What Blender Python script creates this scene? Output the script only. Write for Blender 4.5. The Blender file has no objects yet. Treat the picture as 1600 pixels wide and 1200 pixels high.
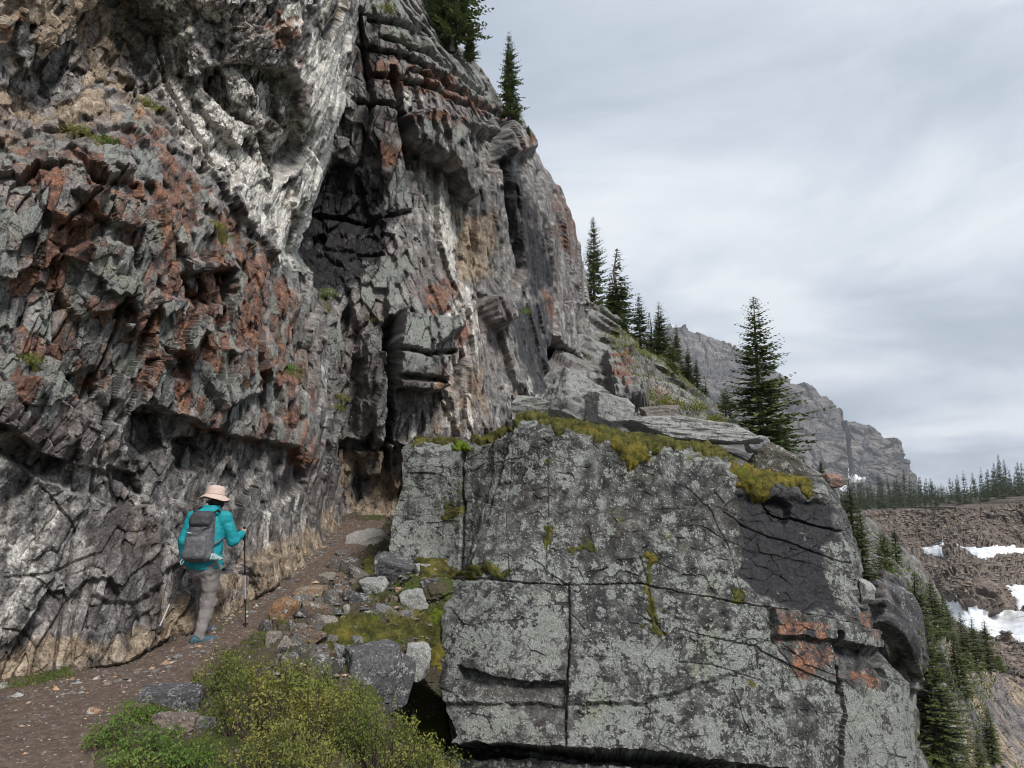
import bpy, bmesh, math, random
import numpy as np
from mathutils import Vector, Matrix

sc = bpy.context.scene
# ------------------------------------------------------------------ camera
FPX = 1150.0                      # focal length in pixels of the 1600x1200 photograph
PITCH = math.atan(200.0 / FPX)    # camera looks slightly up
EYE = np.array([0.0, 0.0, 1.6])
cd = bpy.data.cameras.new('camera')
cd.sensor_width = 36.0
cd.lens = 36.0 * FPX / 1600.0
cd.clip_start = 0.05
cd.clip_end = 30000.0
cam = bpy.data.objects.new('camera', cd)
cam.location = EYE
cam.rotation_euler = (math.pi / 2 + PITCH, 0, 0)
sc.collection.objects.link(cam)
sc.camera = cam

# ------------------------------------------------------------------ sun, sky, exposure
SUN_EL, SUN_AZ = math.radians(43), math.radians(150)   # azimuth clockwise from +Y: behind the camera, to the right
sd = bpy.data.lights.new('sun', 'SUN')
sd.energy = 1.5
sd.angle = math.radians(14)
sd.color = (1.0, 0.965, 0.92)
sun = bpy.data.objects.new('sun', sd)
sdir = Vector((math.sin(SUN_AZ) * math.cos(SUN_EL), math.cos(SUN_AZ) * math.cos(SUN_EL), math.sin(SUN_EL)))
sun.rotation_euler = sdir.to_track_quat('Z', 'Y').to_euler()
sc.collection.objects.link(sun)

w = bpy.data.worlds.new('World')
sc.world = w
w.use_nodes = True
nt = w.node_tree
nt.nodes.clear()
N = lambda t: nt.nodes.new(t)
out = N('ShaderNodeOutputWorld'); bg = N('ShaderNodeBackground')
bg.inputs['Strength'].default_value = 0.1
sky = N('ShaderNodeTexSky'); sky.sky_type = 'NISHITA'; sky.sun_disc = False
sky.sun_elevation = SUN_EL; sky.sun_rotation = SUN_AZ
tc = N('ShaderNodeTexCoord'); sep = N('ShaderNodeSeparateXYZ')
nt.links.new(tc.outputs['Generated'], sep.inputs[0])
def wm(op, a, b=None):
    n = N('ShaderNodeMath'); n.operation = op
    for i, v in enumerate((a, b)):
        if v is None: continue
        if isinstance(v, (int, float)): n.inputs[i].default_value = v
        else: nt.links.new(v, n.inputs[i])
    return n.outputs[0]
zz = wm('ADD', wm('MAXIMUM', sep.outputs['Z'], 0.0), 0.16)
cx = wm('DIVIDE', sep.outputs['X'], zz); cy = wm('DIVIDE', sep.outputs['Y'], zz)
cmb = N('ShaderNodeCombineXYZ')
nt.links.new(cx, cmb.inputs[0]); nt.links.new(cy, cmb.inputs[1])
def wnoise(scale, detail, rough, off, sx=1.0, sy=1.0):
    mp = N('ShaderNodeMapping'); mp.inputs['Location'].default_value = off
    mp.inputs['Scale'].default_value = (sx, sy, 1)
    nt.links.new(cmb.outputs[0], mp.inputs[0])
    n = N('ShaderNodeTexNoise'); n.inputs['Scale'].default_value = scale
    n.inputs['Detail'].default_value = detail; n.inputs['Roughness'].default_value = rough
    n.inputs['Distortion'].default_value = 0.35
    nt.links.new(mp.outputs[0], n.inputs['Vector'])
    return n.outputs['Fac']
def ramp(tree, fac, stops):
    r = tree.nodes.new('ShaderNodeValToRGB')
    el = r.color_ramp.elements
    while len(el) < len(stops): el.new(0.5)
    for e, (p, c) in zip(el, stops):
        e.position = p; e.color = (c[0], c[1], c[2], 1)
    tree.links.new(fac, r.inputs[0])
    return r.outputs[0]
SKY_OFF = (3.1, 1.2, 0)
big = wnoise(0.55, 3, 0.5, SKY_OFF)
fine = wnoise(1.25, 6, 0.62, (7.3, 2.2, 0), 0.95, 1.0)
mixv = wm('ADD', wm('MULTIPLY', big, 0.55), wm('MULTIPLY', fine, 0.45))
cloud = ramp(nt, mixv, [(0.38, (1.55, 1.80, 2.16)), (0.46, (1.95, 2.21, 2.57)), (0.53, (2.55, 2.80, 3.14)), (0.60, (3.3, 3.47, 3.64))])
gap = ramp(nt, wnoise(1.1, 5, 0.6, (1.7, 9.4, 0)), [(0.27, (1, 1, 1)), (0.34, (0, 0, 0))])
mx = N('ShaderNodeMix'); mx.data_type = 'RGBA'
nt.links.new(gap, mx.inputs[0]); nt.links.new(cloud, mx.inputs[6]); nt.links.new(sky.outputs[0], mx.inputs[7])
nt.links.new(mx.outputs[2], bg.inputs['Color']); nt.links.new(bg.outputs[0], out.inputs[0])
vs = sc.view_settings
vs.view_transform = 'Standard'; vs.look = 'None'; vs.gamma = 1.0; vs.use_curve_mapping = False
vs.exposure = 1.45
sc.cycles.max_bounces = 5; sc.cycles.diffuse_bounces = 3; sc.cycles.glossy_bounces = 1
sc.cycles.use_denoising = True
sc.cycles.filter_width = 1.1

# ------------------------------------------------------------------ helpers
C = sc.collection
SP, CP = math.sin(PITCH), math.cos(PITCH)
def rays(px, py):
    """Direction of the view ray through a photo pixel, scaled so that y == 1."""
    px = np.asarray(px, float); py = np.asarray(py, float)
    dx = px - 800; dy = 600 - py
    Y = FPX * CP - dy * SP; Z = FPX * SP + dy * CP
    return np.stack([dx / Y, np.ones_like(dx), Z / Y], -1)
def at(px, py, depth):
    return EYE + rays(px, py) * np.asarray(depth, float)[..., None]
def atv(px, py, d):
    return Vector(EYE + rays(px, py) * d)

U = np.uint32
def hsh(ix, iy, iz, seed):
    h = (ix.astype(U) * U(73856093)) ^ (iy.astype(U) * U(19349663)) ^ (iz.astype(U) * U(83492791)) ^ U((seed * 2654435761) & 0xffffffff)
    h ^= h >> U(16); h *= U(0x45d9f3b); h ^= h >> U(16); h *= U(0x45d9f3b)
    return h ^ (h >> U(16))
def h01(h, k):
    h = h + U((k * 0x9e3779b9) & 0xffffffff)
    h ^= h >> U(15); h *= U(0x2c1b3c6d); h ^= h >> U(13)
    return (h & U(0xffff)).astype(np.float32) * np.float32(1 / 65535.0)
def perlin(P, seed=0):
    P = np.asarray(P, np.float32)
    i = np.floor(P).astype(np.int32); f = (P - i).astype(np.float32)
    u = f * f * f * (f * (f * 6 - 15) + 10)
    res = 0
    for dx in (0, 1):
        wx = u[..., 0] if dx else 1 - u[..., 0]
        for dy in (0, 1):
            wy = u[..., 1] if dy else 1 - u[..., 1]
            for dz in (0, 1):
                wz = u[..., 2] if dz else 1 - u[..., 2]
                h = hsh(i[..., 0] + dx, i[..., 1] + dy, i[..., 2] + dz, seed)
                g = ((h & U(1023)).astype(np.float32) - 511.5) * (f[..., 0] - dx) + (((h >> U(10)) & U(1023)).astype(np.float32) - 511.5) * (f[..., 1] - dy) + ((h >> U(20)) & U(1023)).astype(np.float32) * (f[..., 2] - dz) - 511.5 * (f[..., 2] - dz)
                res = res + (wx * wy * wz) * g
    return res * np.float32(1 / 511.5)
def fbm(P, seed=0, oct=4, gain=0.5):
    r = 0; a = 1.0; s = 1.0
    for k in range(oct):
        r = r + a * perlin(P * s + k * 17.3, seed + k); a *= gain; s *= 2.03
    return r
def worley(Q, seed):
    """Nearest jittered cell of every point: hash id, offset from the cell centre, F2-F1."""
    Q = np.asarray(Q, np.float32)
    i = np.floor(Q).astype(np.int32); f = (Q - i).astype(np.float32)
    n = Q.shape[0]
    b1 = np.full(n, 9e9, np.float32); b2 = np.full(n, 9e9, np.float32)
    hid = np.zeros(n, U); off = np.zeros((n, 3), np.float32)
    for dx in (-1, 0, 1):
        for dy in (-1, 0, 1):
            for dz in (-1, 0, 1):
                h = hsh(i[:, 0] + dx, i[:, 1] + dy, i[:, 2] + dz, seed)
                ox = f[:, 0] - dx - h01(h, 1); oy = f[:, 1] - dy - h01(h, 2); oz = f[:, 2] - dz - h01(h, 3)
                d = ox * ox + oy * oy + oz * oz
                c = d < b1
                b2 = np.where(c, b1, np.minimum(b2, d)); b1 = np.where(c, d, b1)
                hid = np.where(c, h, hid)
                off[:, 0] = np.where(c, ox, off[:, 0]); off[:, 1] = np.where(c, oy, off[:, 1]); off[:, 2] = np.where(c, oz, off[:, 2])
    return hid, off, np.sqrt(b2) - np.sqrt(b1)
def frame(e1, e2):
    e1 = np.array(e1, float); e1 /= np.linalg.norm(e1)
    e2 = np.array(e2, float); e2 -= e1 * e1.dot(e2); e2 /= np.linalg.norm(e2)
    return np.stack([e1, e2, np.cross(e1, e2)])
def facets(P, fr, size, seed, amp, tilt, crack=0.0, cw=0.06, warp=0.12, centre=False):
    """Broken-rock relief: every joint block gets its own height and its own tilted face."""
    Q = (P @ fr.T) / np.array(size)
    if warp: Q = (Q + warp * np.stack([perlin(Q * 1.7 + 5, seed + 3), perlin(Q * 1.7 + 11, seed + 4), np.zeros(len(Q), np.float32)], -1)).astype(np.float32)
    hid, off, e = worley(Q, seed)
    d = amp * (h01(hid, 7) * 2 - 1)
    d = d + tilt * ((h01(hid, 8) * 2 - 1) * off[:, 0] + (h01(hid, 9) * 2 - 1) * off[:, 1] + (h01(hid, 10) * 2 - 1) * off[:, 2])
    if crack:
        d = d - crack * np.clip(1 - e / cw, 0, 1)
    if centre: return d, h01(hid, 12), h01(hid, 13), e, P - (off * np.array(size)) @ fr
    return d, h01(hid, 12), h01(hid, 13), e
def sdpoly(px, py, poly, pad=40):
    """Signed pixel distance to a polygon, positive inside."""
    P = np.array(poly, float)
    out_ = np.full(px.shape, -1e3, np.float32)
    m = (px > P[:, 0].min() - pad) & (px < P[:, 0].max() + pad) & (py > P[:, 1].min() - pad) & (py < P[:, 1].max() + pad)
    x = px[m]; y = py[m]
    if x.size == 0: return out_
    d = np.full(x.shape, 1e9); ins = np.zeros(x.shape, bool)
    for a, b in zip(P, np.roll(P, -1, 0)):
        e = b - a; wx = x - a[0]; wy = y - a[1]
        t = np.clip((wx * e[0] + wy * e[1]) / max(e.dot(e), 1e-9), 0, 1)
        d = np.minimum(d, (wx - e[0] * t) ** 2 + (wy - e[1] * t) ** 2)
        c = (a[1] > y) != (b[1] > y)
        xi = a[0] + (y - a[1]) * e[0] / (e[1] if abs(e[1]) > 1e-9 else 1e-9)
        ins ^= c & (x < xi)
    d = np.sqrt(d)
    out_[m] = np.where(ins, d, -d)
    return out_
def sdline(px, py, line, pad=30):
    P = np.array(line, float)
    out_ = np.full(px.shape, 1e3, np.float32)
    m = (px > P[:, 0].min() - pad) & (px < P[:, 0].max() + pad) & (py > P[:, 1].min() - pad) & (py < P[:, 1].max() + pad)
    x = px[m]; y = py[m]
    if x.size == 0: return out_
    d = np.full(x.shape, 1e9)
    for a, b in zip(P[:-1], P[1:]):
        e = b - a; wx = x - a[0]; wy = y - a[1]
        t = np.clip((wx * e[0] + wy * e[1]) / max(e.dot(e), 1e-9), 0, 1)
        d = np.minimum(d, (wx - e[0] * t) ** 2 + (wy - e[1] * t) ** 2)
    out_[m] = np.sqrt(d)
    return out_
def sstep(a, b, x):
    t = np.clip((x - a) / (b - a), 0, 1)
    return t * t * (3 - 2 * t)
def rbf_fit(pts):
    p = np.array(pts, float); X = p[:, :2] / 400.0; v = np.log(p[:, 2])
    d = np.linalg.norm(X[:, None] - X[None], axis=-1)
    K = np.where(d > 0, d * d * np.log(np.maximum(d, 1e-9)), 0) + 1e-3 * np.eye(len(X))
    Pm = np.concatenate([np.ones((len(X), 1)), X], 1)
    A = np.block([[K, Pm], [Pm.T, np.zeros((3, 3))]])
    s_ = np.linalg.solve(A, np.concatenate([v, np.zeros(3)]))
    return X, s_
def rbf_eval(fit, px, py):
    X, s_ = fit
    x = px.ravel() / 400.0; y = py.ravel() / 400.0
    r = s_[-3] + s_[-2] * x + s_[-1] * y
    for k in range(len(X)):
        d2 = (x - X[k, 0]) ** 2 + (y - X[k, 1]) ** 2
        r = r + s_[k] * 0.5 * d2 * np.log(np.maximum(d2, 1e-12))
    return np.exp(r).reshape(px.shape)

def mesh_np(name, V, Fq, mat, attrs=None, smooth=False, parent=None):
    """One mesh object from numpy vertices and quad (or triangle) indices."""
    me = bpy.data.meshes.new(name)
    V = np.ascontiguousarray(V, np.float32); Fq = np.ascontiguousarray(Fq, np.int32)
    k = Fq.shape[1]
    me.vertices.add(len(V)); me.vertices.foreach_set('co', V.ravel())
    me.loops.add(Fq.size); me.loops.foreach_set('vertex_index', Fq.ravel())
    me.polygons.add(len(Fq)); me.polygons.foreach_set('loop_start', np.arange(0, Fq.size, k, dtype=np.int32))
    if smooth: me.polygons.foreach_set('use_smooth', np.ones(len(Fq), bool))
    else: me.polygons.foreach_set('use_smooth', np.zeros(len(Fq), bool))
    for an, arr in (attrs or {}).items():
        a = me.attributes.new(an, 'FLOAT_COLOR', 'POINT')
        a.data.foreach_set('color', np.ascontiguousarray(arr, np.float32).ravel())
    me.update(calc_edges=True)
    if mat is not None: me.materials.append(mat)
    ob = bpy.data.objects.new(name, me)
    C.objects.link(ob)
    if parent is not None: ob.parent = parent
    return ob
def tag(o, label=None, cat=None, group=None, kind=None):
    if label: o['label'] = label
    if cat: o['category'] = cat
    if group: o['group'] = group
    if kind: o['kind'] = kind
    return o
def empty(name, loc=(0, 0, 0), rz=0.0):
    o = bpy.data.objects.new(name, None); C.objects.link(o)
    o.location = loc; o.rotation_euler = (0, 0, rz); o.empty_display_size = 0.2
    return o

class Sheet:
    """A rock or ground surface: a grid whose base lies at the real distances, then broken up by relief."""
    def __init__(s, nx, ny, left, right, y0, y1, ctrl, top=None, cam_bias=0.25, sk=((0, 0), (1, 1)), tk=((0, 0), (1, 1))):
        sk = np.array(sk); tk = np.array(tk)
        S, T = np.meshgrid(np.interp(np.linspace(0, 1, nx), sk[:, 0], sk[:, 1]), np.interp(np.linspace(0, 1, ny), tk[:, 0], tk[:, 1]))
        if top is not None:
            tp = np.array(top, float)
            yt = np.interp(tp[0, 0] + (tp[-1, 0] - tp[0, 0]) * S, tp[:, 0], tp[:, 1])
            PY = yt + (y1 - yt) * T
        else:
            PY = y0 + (y1 - y0) * T
        L = np.array(left, float); R = np.array(right, float)
        xl = np.interp(PY, L[:, 1], L[:, 0]); xr = np.interp(PY, R[:, 1], R[:, 0])
        PX = xl + (xr - xl) * S
        s.nx, s.ny, s.px, s.py = nx, ny, PX, PY
        s.S, s.T = S, T
        s.dep = rbf_eval(rbf_fit(ctrl), PX, PY)
        s.xr, s.xl = xr, xl
        s.bias = cam_bias
    def finish_base(s):
        P = at(s.px, s.py, s.dep)
        du = np.gradient(P, axis=1); dv = np.gradient(P, axis=0)
        n = np.cross(du, dv)
        n /= np.linalg.norm(n, axis=-1, keepdims=True) + 1e-12
        tcam = EYE - P; tcam /= np.linalg.norm(tcam, axis=-1, keepdims=True)
        sg = np.sign((n * tcam).sum(-1, keepdims=True)); n = n * np.where(sg == 0, 1, sg)
        s.cosv = np.abs((n * tcam).sum(-1)).ravel()       # how squarely the surface faces the viewer
        n = n + s.bias * tcam
        n /= np.linalg.norm(n, axis=-1, keepdims=True)
        s.P = P.reshape(-1, 3); s.n = n.reshape(-1, 3)
        s.x = s.px.ravel(); s.y = s.py.ravel(); s.d = s.dep.ravel()
        s.disp = np.zeros(len(s.P))
        s.m1 = np.zeros((len(s.P), 4), np.float32); s.m2 = np.zeros((len(s.P), 4), np.float32)
        # slightly ragged traced outlines
        q = np.stack([s.x / 26.0, s.y / 26.0, np.zeros_like(s.x)], -1)
        q2 = q * 3.1
        s.wx = s.x + 7 * perlin(q, 91) + 3.5 * perlin(q2, 93); s.wy = s.y + 7 * perlin(q + 40, 92) + 3.5 * perlin(q2 + 40, 94)
    def offset(s, poly, amt, soft=5):
        sd_ = sdpoly(s.wx, s.wy, poly)
        s.disp += amt * np.clip(0.5 + sd_ / soft, 0, 1)
    def ramp_offset(s, poly, amt, soft_top=4, fade=120):
        """Recess with a sharp upper edge that runs out downwards."""
        sd_ = sdpoly(s.wx, s.wy, poly); P = np.array(poly)
        y0 = P[:, 1].min()
        s.disp += amt * np.clip(0.5 + sd_ / soft_top, 0, 1) * np.clip(1 - (s.y - y0) / fade, 0, 1)
    def crack(s, line, wid, depth):
        d = sdline(s.x + (s.wx - s.x) * 0.3, s.y + (s.wy - s.y) * 0.3, line)
        s.disp -= depth * np.clip(1.25 - d / wid, 0, 1)
        return d
    def mask(s, arr, ch, poly, val, soft=14, ragged=1.0):
        sd_ = sdpoly(s.x + (s.wx - s.x) * 2.2 * ragged, s.y + (s.wy - s.y) * 2.2 * ragged, poly)
        arr[:, ch] = np.maximum(arr[:, ch], val * sstep(-soft, soft, sd_))
    def blur(s, n=1):
        for _ in range(n):
            D = s.disp.reshape(s.ny, s.nx)
            E = np.pad(D, 1, mode='edge')
            s.disp = (0.36 * E[1:-1, 1:-1] + 0.16 * (E[:-2, 1:-1] + E[2:, 1:-1] + E[1:-1, :-2] + E[1:-1, 2:])).ravel()
    def soften(s, passes=3, lo=0.35):
        """Rounds the lips of joints, most where the surface is seen edge-on."""
        wt = lo + (1 - lo) * (1 - sstep(0.25, 0.6, s.cosv))
        for _ in range(passes):
            E = np.pad(s.disp.reshape(s.ny, s.nx), 1, mode='edge')
            B = (0.28 * E[1:-1, 1:-1] + 0.22 * (E[:-2, 1:-1] + E[2:, 1:-1]) + 0.14 * (E[1:-1, :-2] + E[1:-1, 2:])).ravel()
            s.disp = s.disp + (B - s.disp) * np.minimum(wt, 0.65)
    def verts(s):
        return s.P + s.n * s.disp[:, None]
    def faces(s, nx=None, ny=None):
        nx = nx or s.nx; ny = ny or s.ny
        i = np.arange(nx * ny).reshape(ny, nx)
        return np.stack([i[:-1, :-1].ravel(), i[1:, :-1].ravel(), i[1:, 1:].ravel(), i[:-1, 1:].ravel()], -1)
    def build(s, name, mat, wrap_r=None, wrap_t=None, wrap_l=None, parent=None, smooth=False, pk=None):
        """wrap_*: list of offset vectors (m) that carry the edge back out of sight, giving the mass its thickness."""
        V = s.verts().reshape(s.ny, s.nx, 3)
        c_, k_ = paint(s, V.reshape(-1, 3), **(pk or {})) if pk is not None else (s.m1, s.m2)
        a1 = c_.reshape(s.ny, s.nx, 4); a2 = k_.reshape(s.ny, s.nx, 4)
        if wrap_r is not None:
            ex = [V[:, -1:] + np.array(o)[None, None] for o in wrap_r]
            V = np.concatenate([V] + ex, 1)
            a1 = np.concatenate([a1] + [a1[:, -1:]] * len(ex), 1); a2 = np.concatenate([a2] + [a2[:, -1:]] * len(ex), 1)
        if wrap_l is not None:
            ex = [V[:, :1] + np.array(o)[None, None] for o in wrap_l][::-1]
            V = np.concatenate(ex + [V], 1)
            a1 = np.concatenate([a1[:, :1]] * len(ex) + [a1], 1); a2 = np.concatenate([a2[:, :1]] * len(ex) + [a2], 1)
        if wrap_t is not None:
            ex = [V[:1] + np.array(o)[None, None] for o in wrap_t][::-1]
            V = np.concatenate(ex + [V], 0)
            a1 = np.concatenate([a1[:1]] * len(ex) + [a1], 0); a2 = np.concatenate([a2[:1]] * len(ex) + [a2], 0)
        ny, nx = V.shape[:2]
        return mesh_np(name, V.reshape(-1, 3), s.faces(nx, ny), mat, {'col': a1.reshape(-1, 4), 'msk': a2.reshape(-1, 4)}, smooth, parent)
    def pos(s, x, y):
        """World point of the finished surface at a photo pixel."""
        k = np.argmin((s.x - x) ** 2 + (s.y - y) ** 2)
        return Vector(s.P[k] + s.n[k] * s.disp[k])
    def nrm(s, x, y):
        k = np.argmin((s.x - x) ** 2 + (s.y - y) ** 2)
        return Vector(s.n[k])
    def patch(s, name, poly, mat, thick, lump, lsize, seed, soft=10, lift=0.004, keep=0.02, ragged=1.0):
        """A skin of its own (moss, snow, trodden earth) lying on this surface, thick in the middle, thin at the rim."""
        sd_ = sdpoly(s.x + (s.wx - s.x) * 1.5 * ragged, s.y + (s.wy - s.y) * 1.5 * ragged, poly)
        f = np.sqrt(np.clip(sd_ / soft, 0, 1))
        g = (sd_ > -2.5).reshape(s.ny, s.nx)
        fm = g[:-1, :-1] & g[1:, :-1] & g[1:, 1:] & g[:-1, 1:]
        Fq = s.faces()[fm.ravel()]
        if len(Fq) == 0: return None
        V = s.verts()
        sel = sd_ > 0; Ps = s.P[sel]; fs_ = f[sel]
        h = np.zeros(len(V)); h[sel] = fs_ * thick * (0.6 + 0.8 * np.clip(0.5 + fbm(Ps / (lsize * 4), seed, 2), 0, 1)) + fs_ * lump * fbm(Ps / lsize, seed + 5, 3)
        V = V + s.n * np.where(sd_ > 0, lift + h, -keep)[:, None]
        used = np.unique(Fq); mp = np.full(len(V), -1); mp[used] = np.arange(len(used))
        return mesh_np(name, V[used], mp[Fq], mat, None, True), V[used], s.n[used], f[used]

# ------------------------------------------------------------------ materials
def newmat(name):
    m = bpy.data.materials.new(name); m.use_nodes = True
    t = m.node_tree; t.nodes.clear()
    o = t.nodes.new('ShaderNodeOutputMaterial'); b = t.nodes.new('ShaderNodeBsdfPrincipled')
    t.links.new(b.outputs[0], o.inputs[0])
    b.inputs['Specular IOR Level'].default_value = 0.3
    return m, t, b
class G:
    """Small node-graph helper."""
    def __init__(g, t, coord='pos'):
        g.t = t
        if coord == 'pos':
            g.co = t.nodes.new('ShaderNodeNewGeometry').outputs['Position']
        else:
            g.co = t.nodes.new('ShaderNodeTexCoord').outputs['Object']
    def link(g, v, inp):
        if isinstance(v, (int, float)): inp.default_value = v
        elif isinstance(v, (tuple, list)): inp.default_value = (*v, 1) if len(inp.default_value) == 4 and len(v) == 3 else v
        else: g.t.links.new(v, inp)
    def math(g, op, a, b=0.0, c=None):
        n = g.t.nodes.new('ShaderNodeMath'); n.operation = op
        g.link(a, n.inputs[0]); g.link(b, n.inputs[1])
        if c is not None: g.link(c, n.inputs[2])
        return n.outputs[0]
    def noise(g, scale, detail=4, rough=0.55, stretch=None, rot=None, dist=0.0, off=(0, 0, 0)):
        co = g.co
        if stretch or off != (0, 0, 0):
            mp = g.t.nodes.new('ShaderNodeMapping')
            if rot: mp.inputs['Rotation'].default_value = rot
            mp.inputs['Scale'].default_value = stretch or (1, 1, 1); mp.inputs['Location'].default_value = off
            g.t.links.new(co, mp.inputs[0]); co = mp.outputs[0]
        n = g.t.nodes.new('ShaderNodeTexNoise'); g.t.links.new(co, n.inputs['Vector'])
        n.inputs['Scale'].default_value = scale; n.inputs['Detail'].default_value = detail
        n.inputs['Roughness'].default_value = rough; n.inputs['Distortion'].default_value = dist
        return n.outputs['Fac']
    def voro(g, scale, feature='F1', out='Distance'):
        n = g.t.nodes.new('ShaderNodeTexVoronoi'); n.feature = feature
        g.t.links.new(g.co, n.inputs['Vector']); n.inputs['Scale'].default_value = scale
        return n.outputs[out]
    def mr(g, v, a, b, lo=0.0, hi=1.0, smooth=True):
        n = g.t.nodes.new('ShaderNodeMapRange')
        if smooth: n.interpolation_type = 'SMOOTHSTEP'
        g.link(v, n.inputs['Value'])
        for k, x in (('From Min', a), ('From Max', b), ('To Min', lo), ('To Max', hi)): g.link(x, n.inputs[k])
        return n.outputs[0]
    def mix(g, f, a, b, mode='MIX'):
        n = g.t.nodes.new('ShaderNodeMix'); n.data_type = 'RGBA'; n.blend_type = mode
        g.link(f, n.inputs[0]); g.link(a, n.inputs[6]); g.link(b, n.inputs[7])
        return n.outputs[2]
    def ramp(g, f, stops): return ramp(g.t, f, stops)
    def attr(g, name):
        n = g.t.nodes.new('ShaderNodeAttribute'); n.attribute_name = name
        s = g.t.nodes.new('ShaderNodeSeparateColor'); g.t.links.new(n.outputs['Color'], s.inputs[0])
        return s.outputs[0], s.outputs[1], s.outputs[2], n.outputs['Alpha']
    def objrand(g):
        return g.t.nodes.new('ShaderNodeObjectInfo').outputs['Random']
    def bump(g, b, h, strength, dist):
        n = g.t.nodes.new('ShaderNodeBump'); n.inputs['Strength'].default_value = strength; n.inputs['Distance'].default_value = dist
        g.t.links.new(h, n.inputs['Height']); g.t.links.new(n.outputs[0], b.inputs['Normal'])
def nz(P, seed, oct=4, gain=0.55):
    return 0.5 + 0.62 * fbm(P, seed, oct, gain)
def lerp3(v, stops):
    xs = [q for q, _ in stops]
    return np.stack([np.interp(v, xs, [c[i] for _, c in stops]) for i in range(3)], -1)
def over(col, f, c):
    return col + (c - col) * f[:, None]
def paint(s, V, k=1.0, streak=(0, 0.45, 0.9), rocks=((0.04, 0.038, 0.04), (0.15, 0.142, 0.14), (0.33, 0.315, 0.30)), warm=0.3, seed=500, ros=0.0):
    """Mineral colour of a rock surface from its masks.
    m1 = orange crust, grey-green lichen, black seep stain and darkened recesses, pale calcite; m2 = buff rock, moss, block tone, white specks."""
    V = V * k
    e1 = np.array(streak, float); e1 /= np.linalg.norm(e1)
    PS = V - 0.86 * (V @ e1)[:, None] * e1[None]
    n1 = nz(V * 0.9, seed, 2); n2 = nz(V * 6.5, seed + 10, 4); n4 = nz(V * 2.6 + 30, seed + 20, 4, 0.62); st = nz(PS * 5.5, seed + 30, 4); hf = nz(V * 26, seed + 40, 2)
    org, lic, blk, pal = s.m1.T; tan, mos, rnd, spk = s.m2.T
    v = 0.5 * n2 + 0.3 * st + 0.2 * hf
    col = lerp3(v, [(0.30, rocks[0]), (0.5, rocks[1]), (0.72, rocks[2])])
    col *= (0.5 + 1.0 * rnd)[:, None]
    col = over(col, warm * sstep(0.4, 0.75, n1), np.array([0.15, 0.11, 0.098]) * (0.5 + rnd)[:, None])
    f = sstep(0.78, 1.05, 0.6 * n4 + 0.3 * rnd + tan + 0.12)
    col = over(col, 0.85 * f, lerp3(v, [(0.3, (0.10, 0.075, 0.05)), (0.5, (0.30, 0.225, 0.155)), (0.72, (0.50, 0.41, 0.30))]))
    f = sstep(0.82, 1.12, 0.75 * st + 0.25 * hf + pal)
    col = over(col, 0.9 * f, lerp3(0.5 * hf + 0.5 * n2, [(0.26, (0.22, 0.21, 0.195)), (0.42, (0.52, 0.495, 0.455)), (0.66, (0.78, 0.755, 0.70))]))
    f = sstep(0.84, 1.06, 0.30 * n4 + 0.35 * n2 + 0.35 * hf + org)
    col = over(col, 0.88 * f, lerp3(0.6 * n2 + 0.4 * hf, [(0.28, (0.055, 0.036, 0.032)), (0.48, (0.155, 0.08, 0.057)), (0.70, (0.31, 0.135, 0.068))]))
    if ros: blk = np.maximum(blk, 0.42 * sstep(0.55, 0.8, nz((V - 0.93 * (V @ e1)[:, None] * e1[None]) * 1.5 + 90, seed + 70, 3)))
    fb = sstep(0.82, 1.10, 0.7 * st + 0.3 * hf + blk)
    col = over(col, 0.93 * fb, lerp3(hf, [(0.35, (0.007, 0.007, 0.009)), (0.7, (0.022, 0.021, 0.025))]))
    lv = (0.30 if ros else 0.55) * n4 + 0.25 * n2 + (0.45 if ros else 0.2) * hf + lic
    if ros:     # round lichen rosettes of two sizes
        for sz, sd_ in ((0.20, 61), (0.085, 62)):
            hid, off, e_ = worley(V / sz + 0.25 * np.stack([n2, hf, n4], -1), seed + sd_)
            f1 = np.linalg.norm(off, axis=1)
            lv = lv + ros * (h01(hid, 3) > 0.62) * sstep(0.50, 0.30, f1) - 0.5 * ros * (h01(hid, 3) < 0.22) * sstep(0.6, 0.3, f1)
    msk = np.stack([lv, np.clip(0.35 + 0.5 * nz(V * 1.5 + 70, seed + 50, 2), 0, 1), 0.5 * n2 + 0.5 * hf + mos, spk * (1 - fb)], -1)
    return np.concatenate([col, fb[:, None]], -1).astype(np.float32), msk.astype(np.float32)
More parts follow.
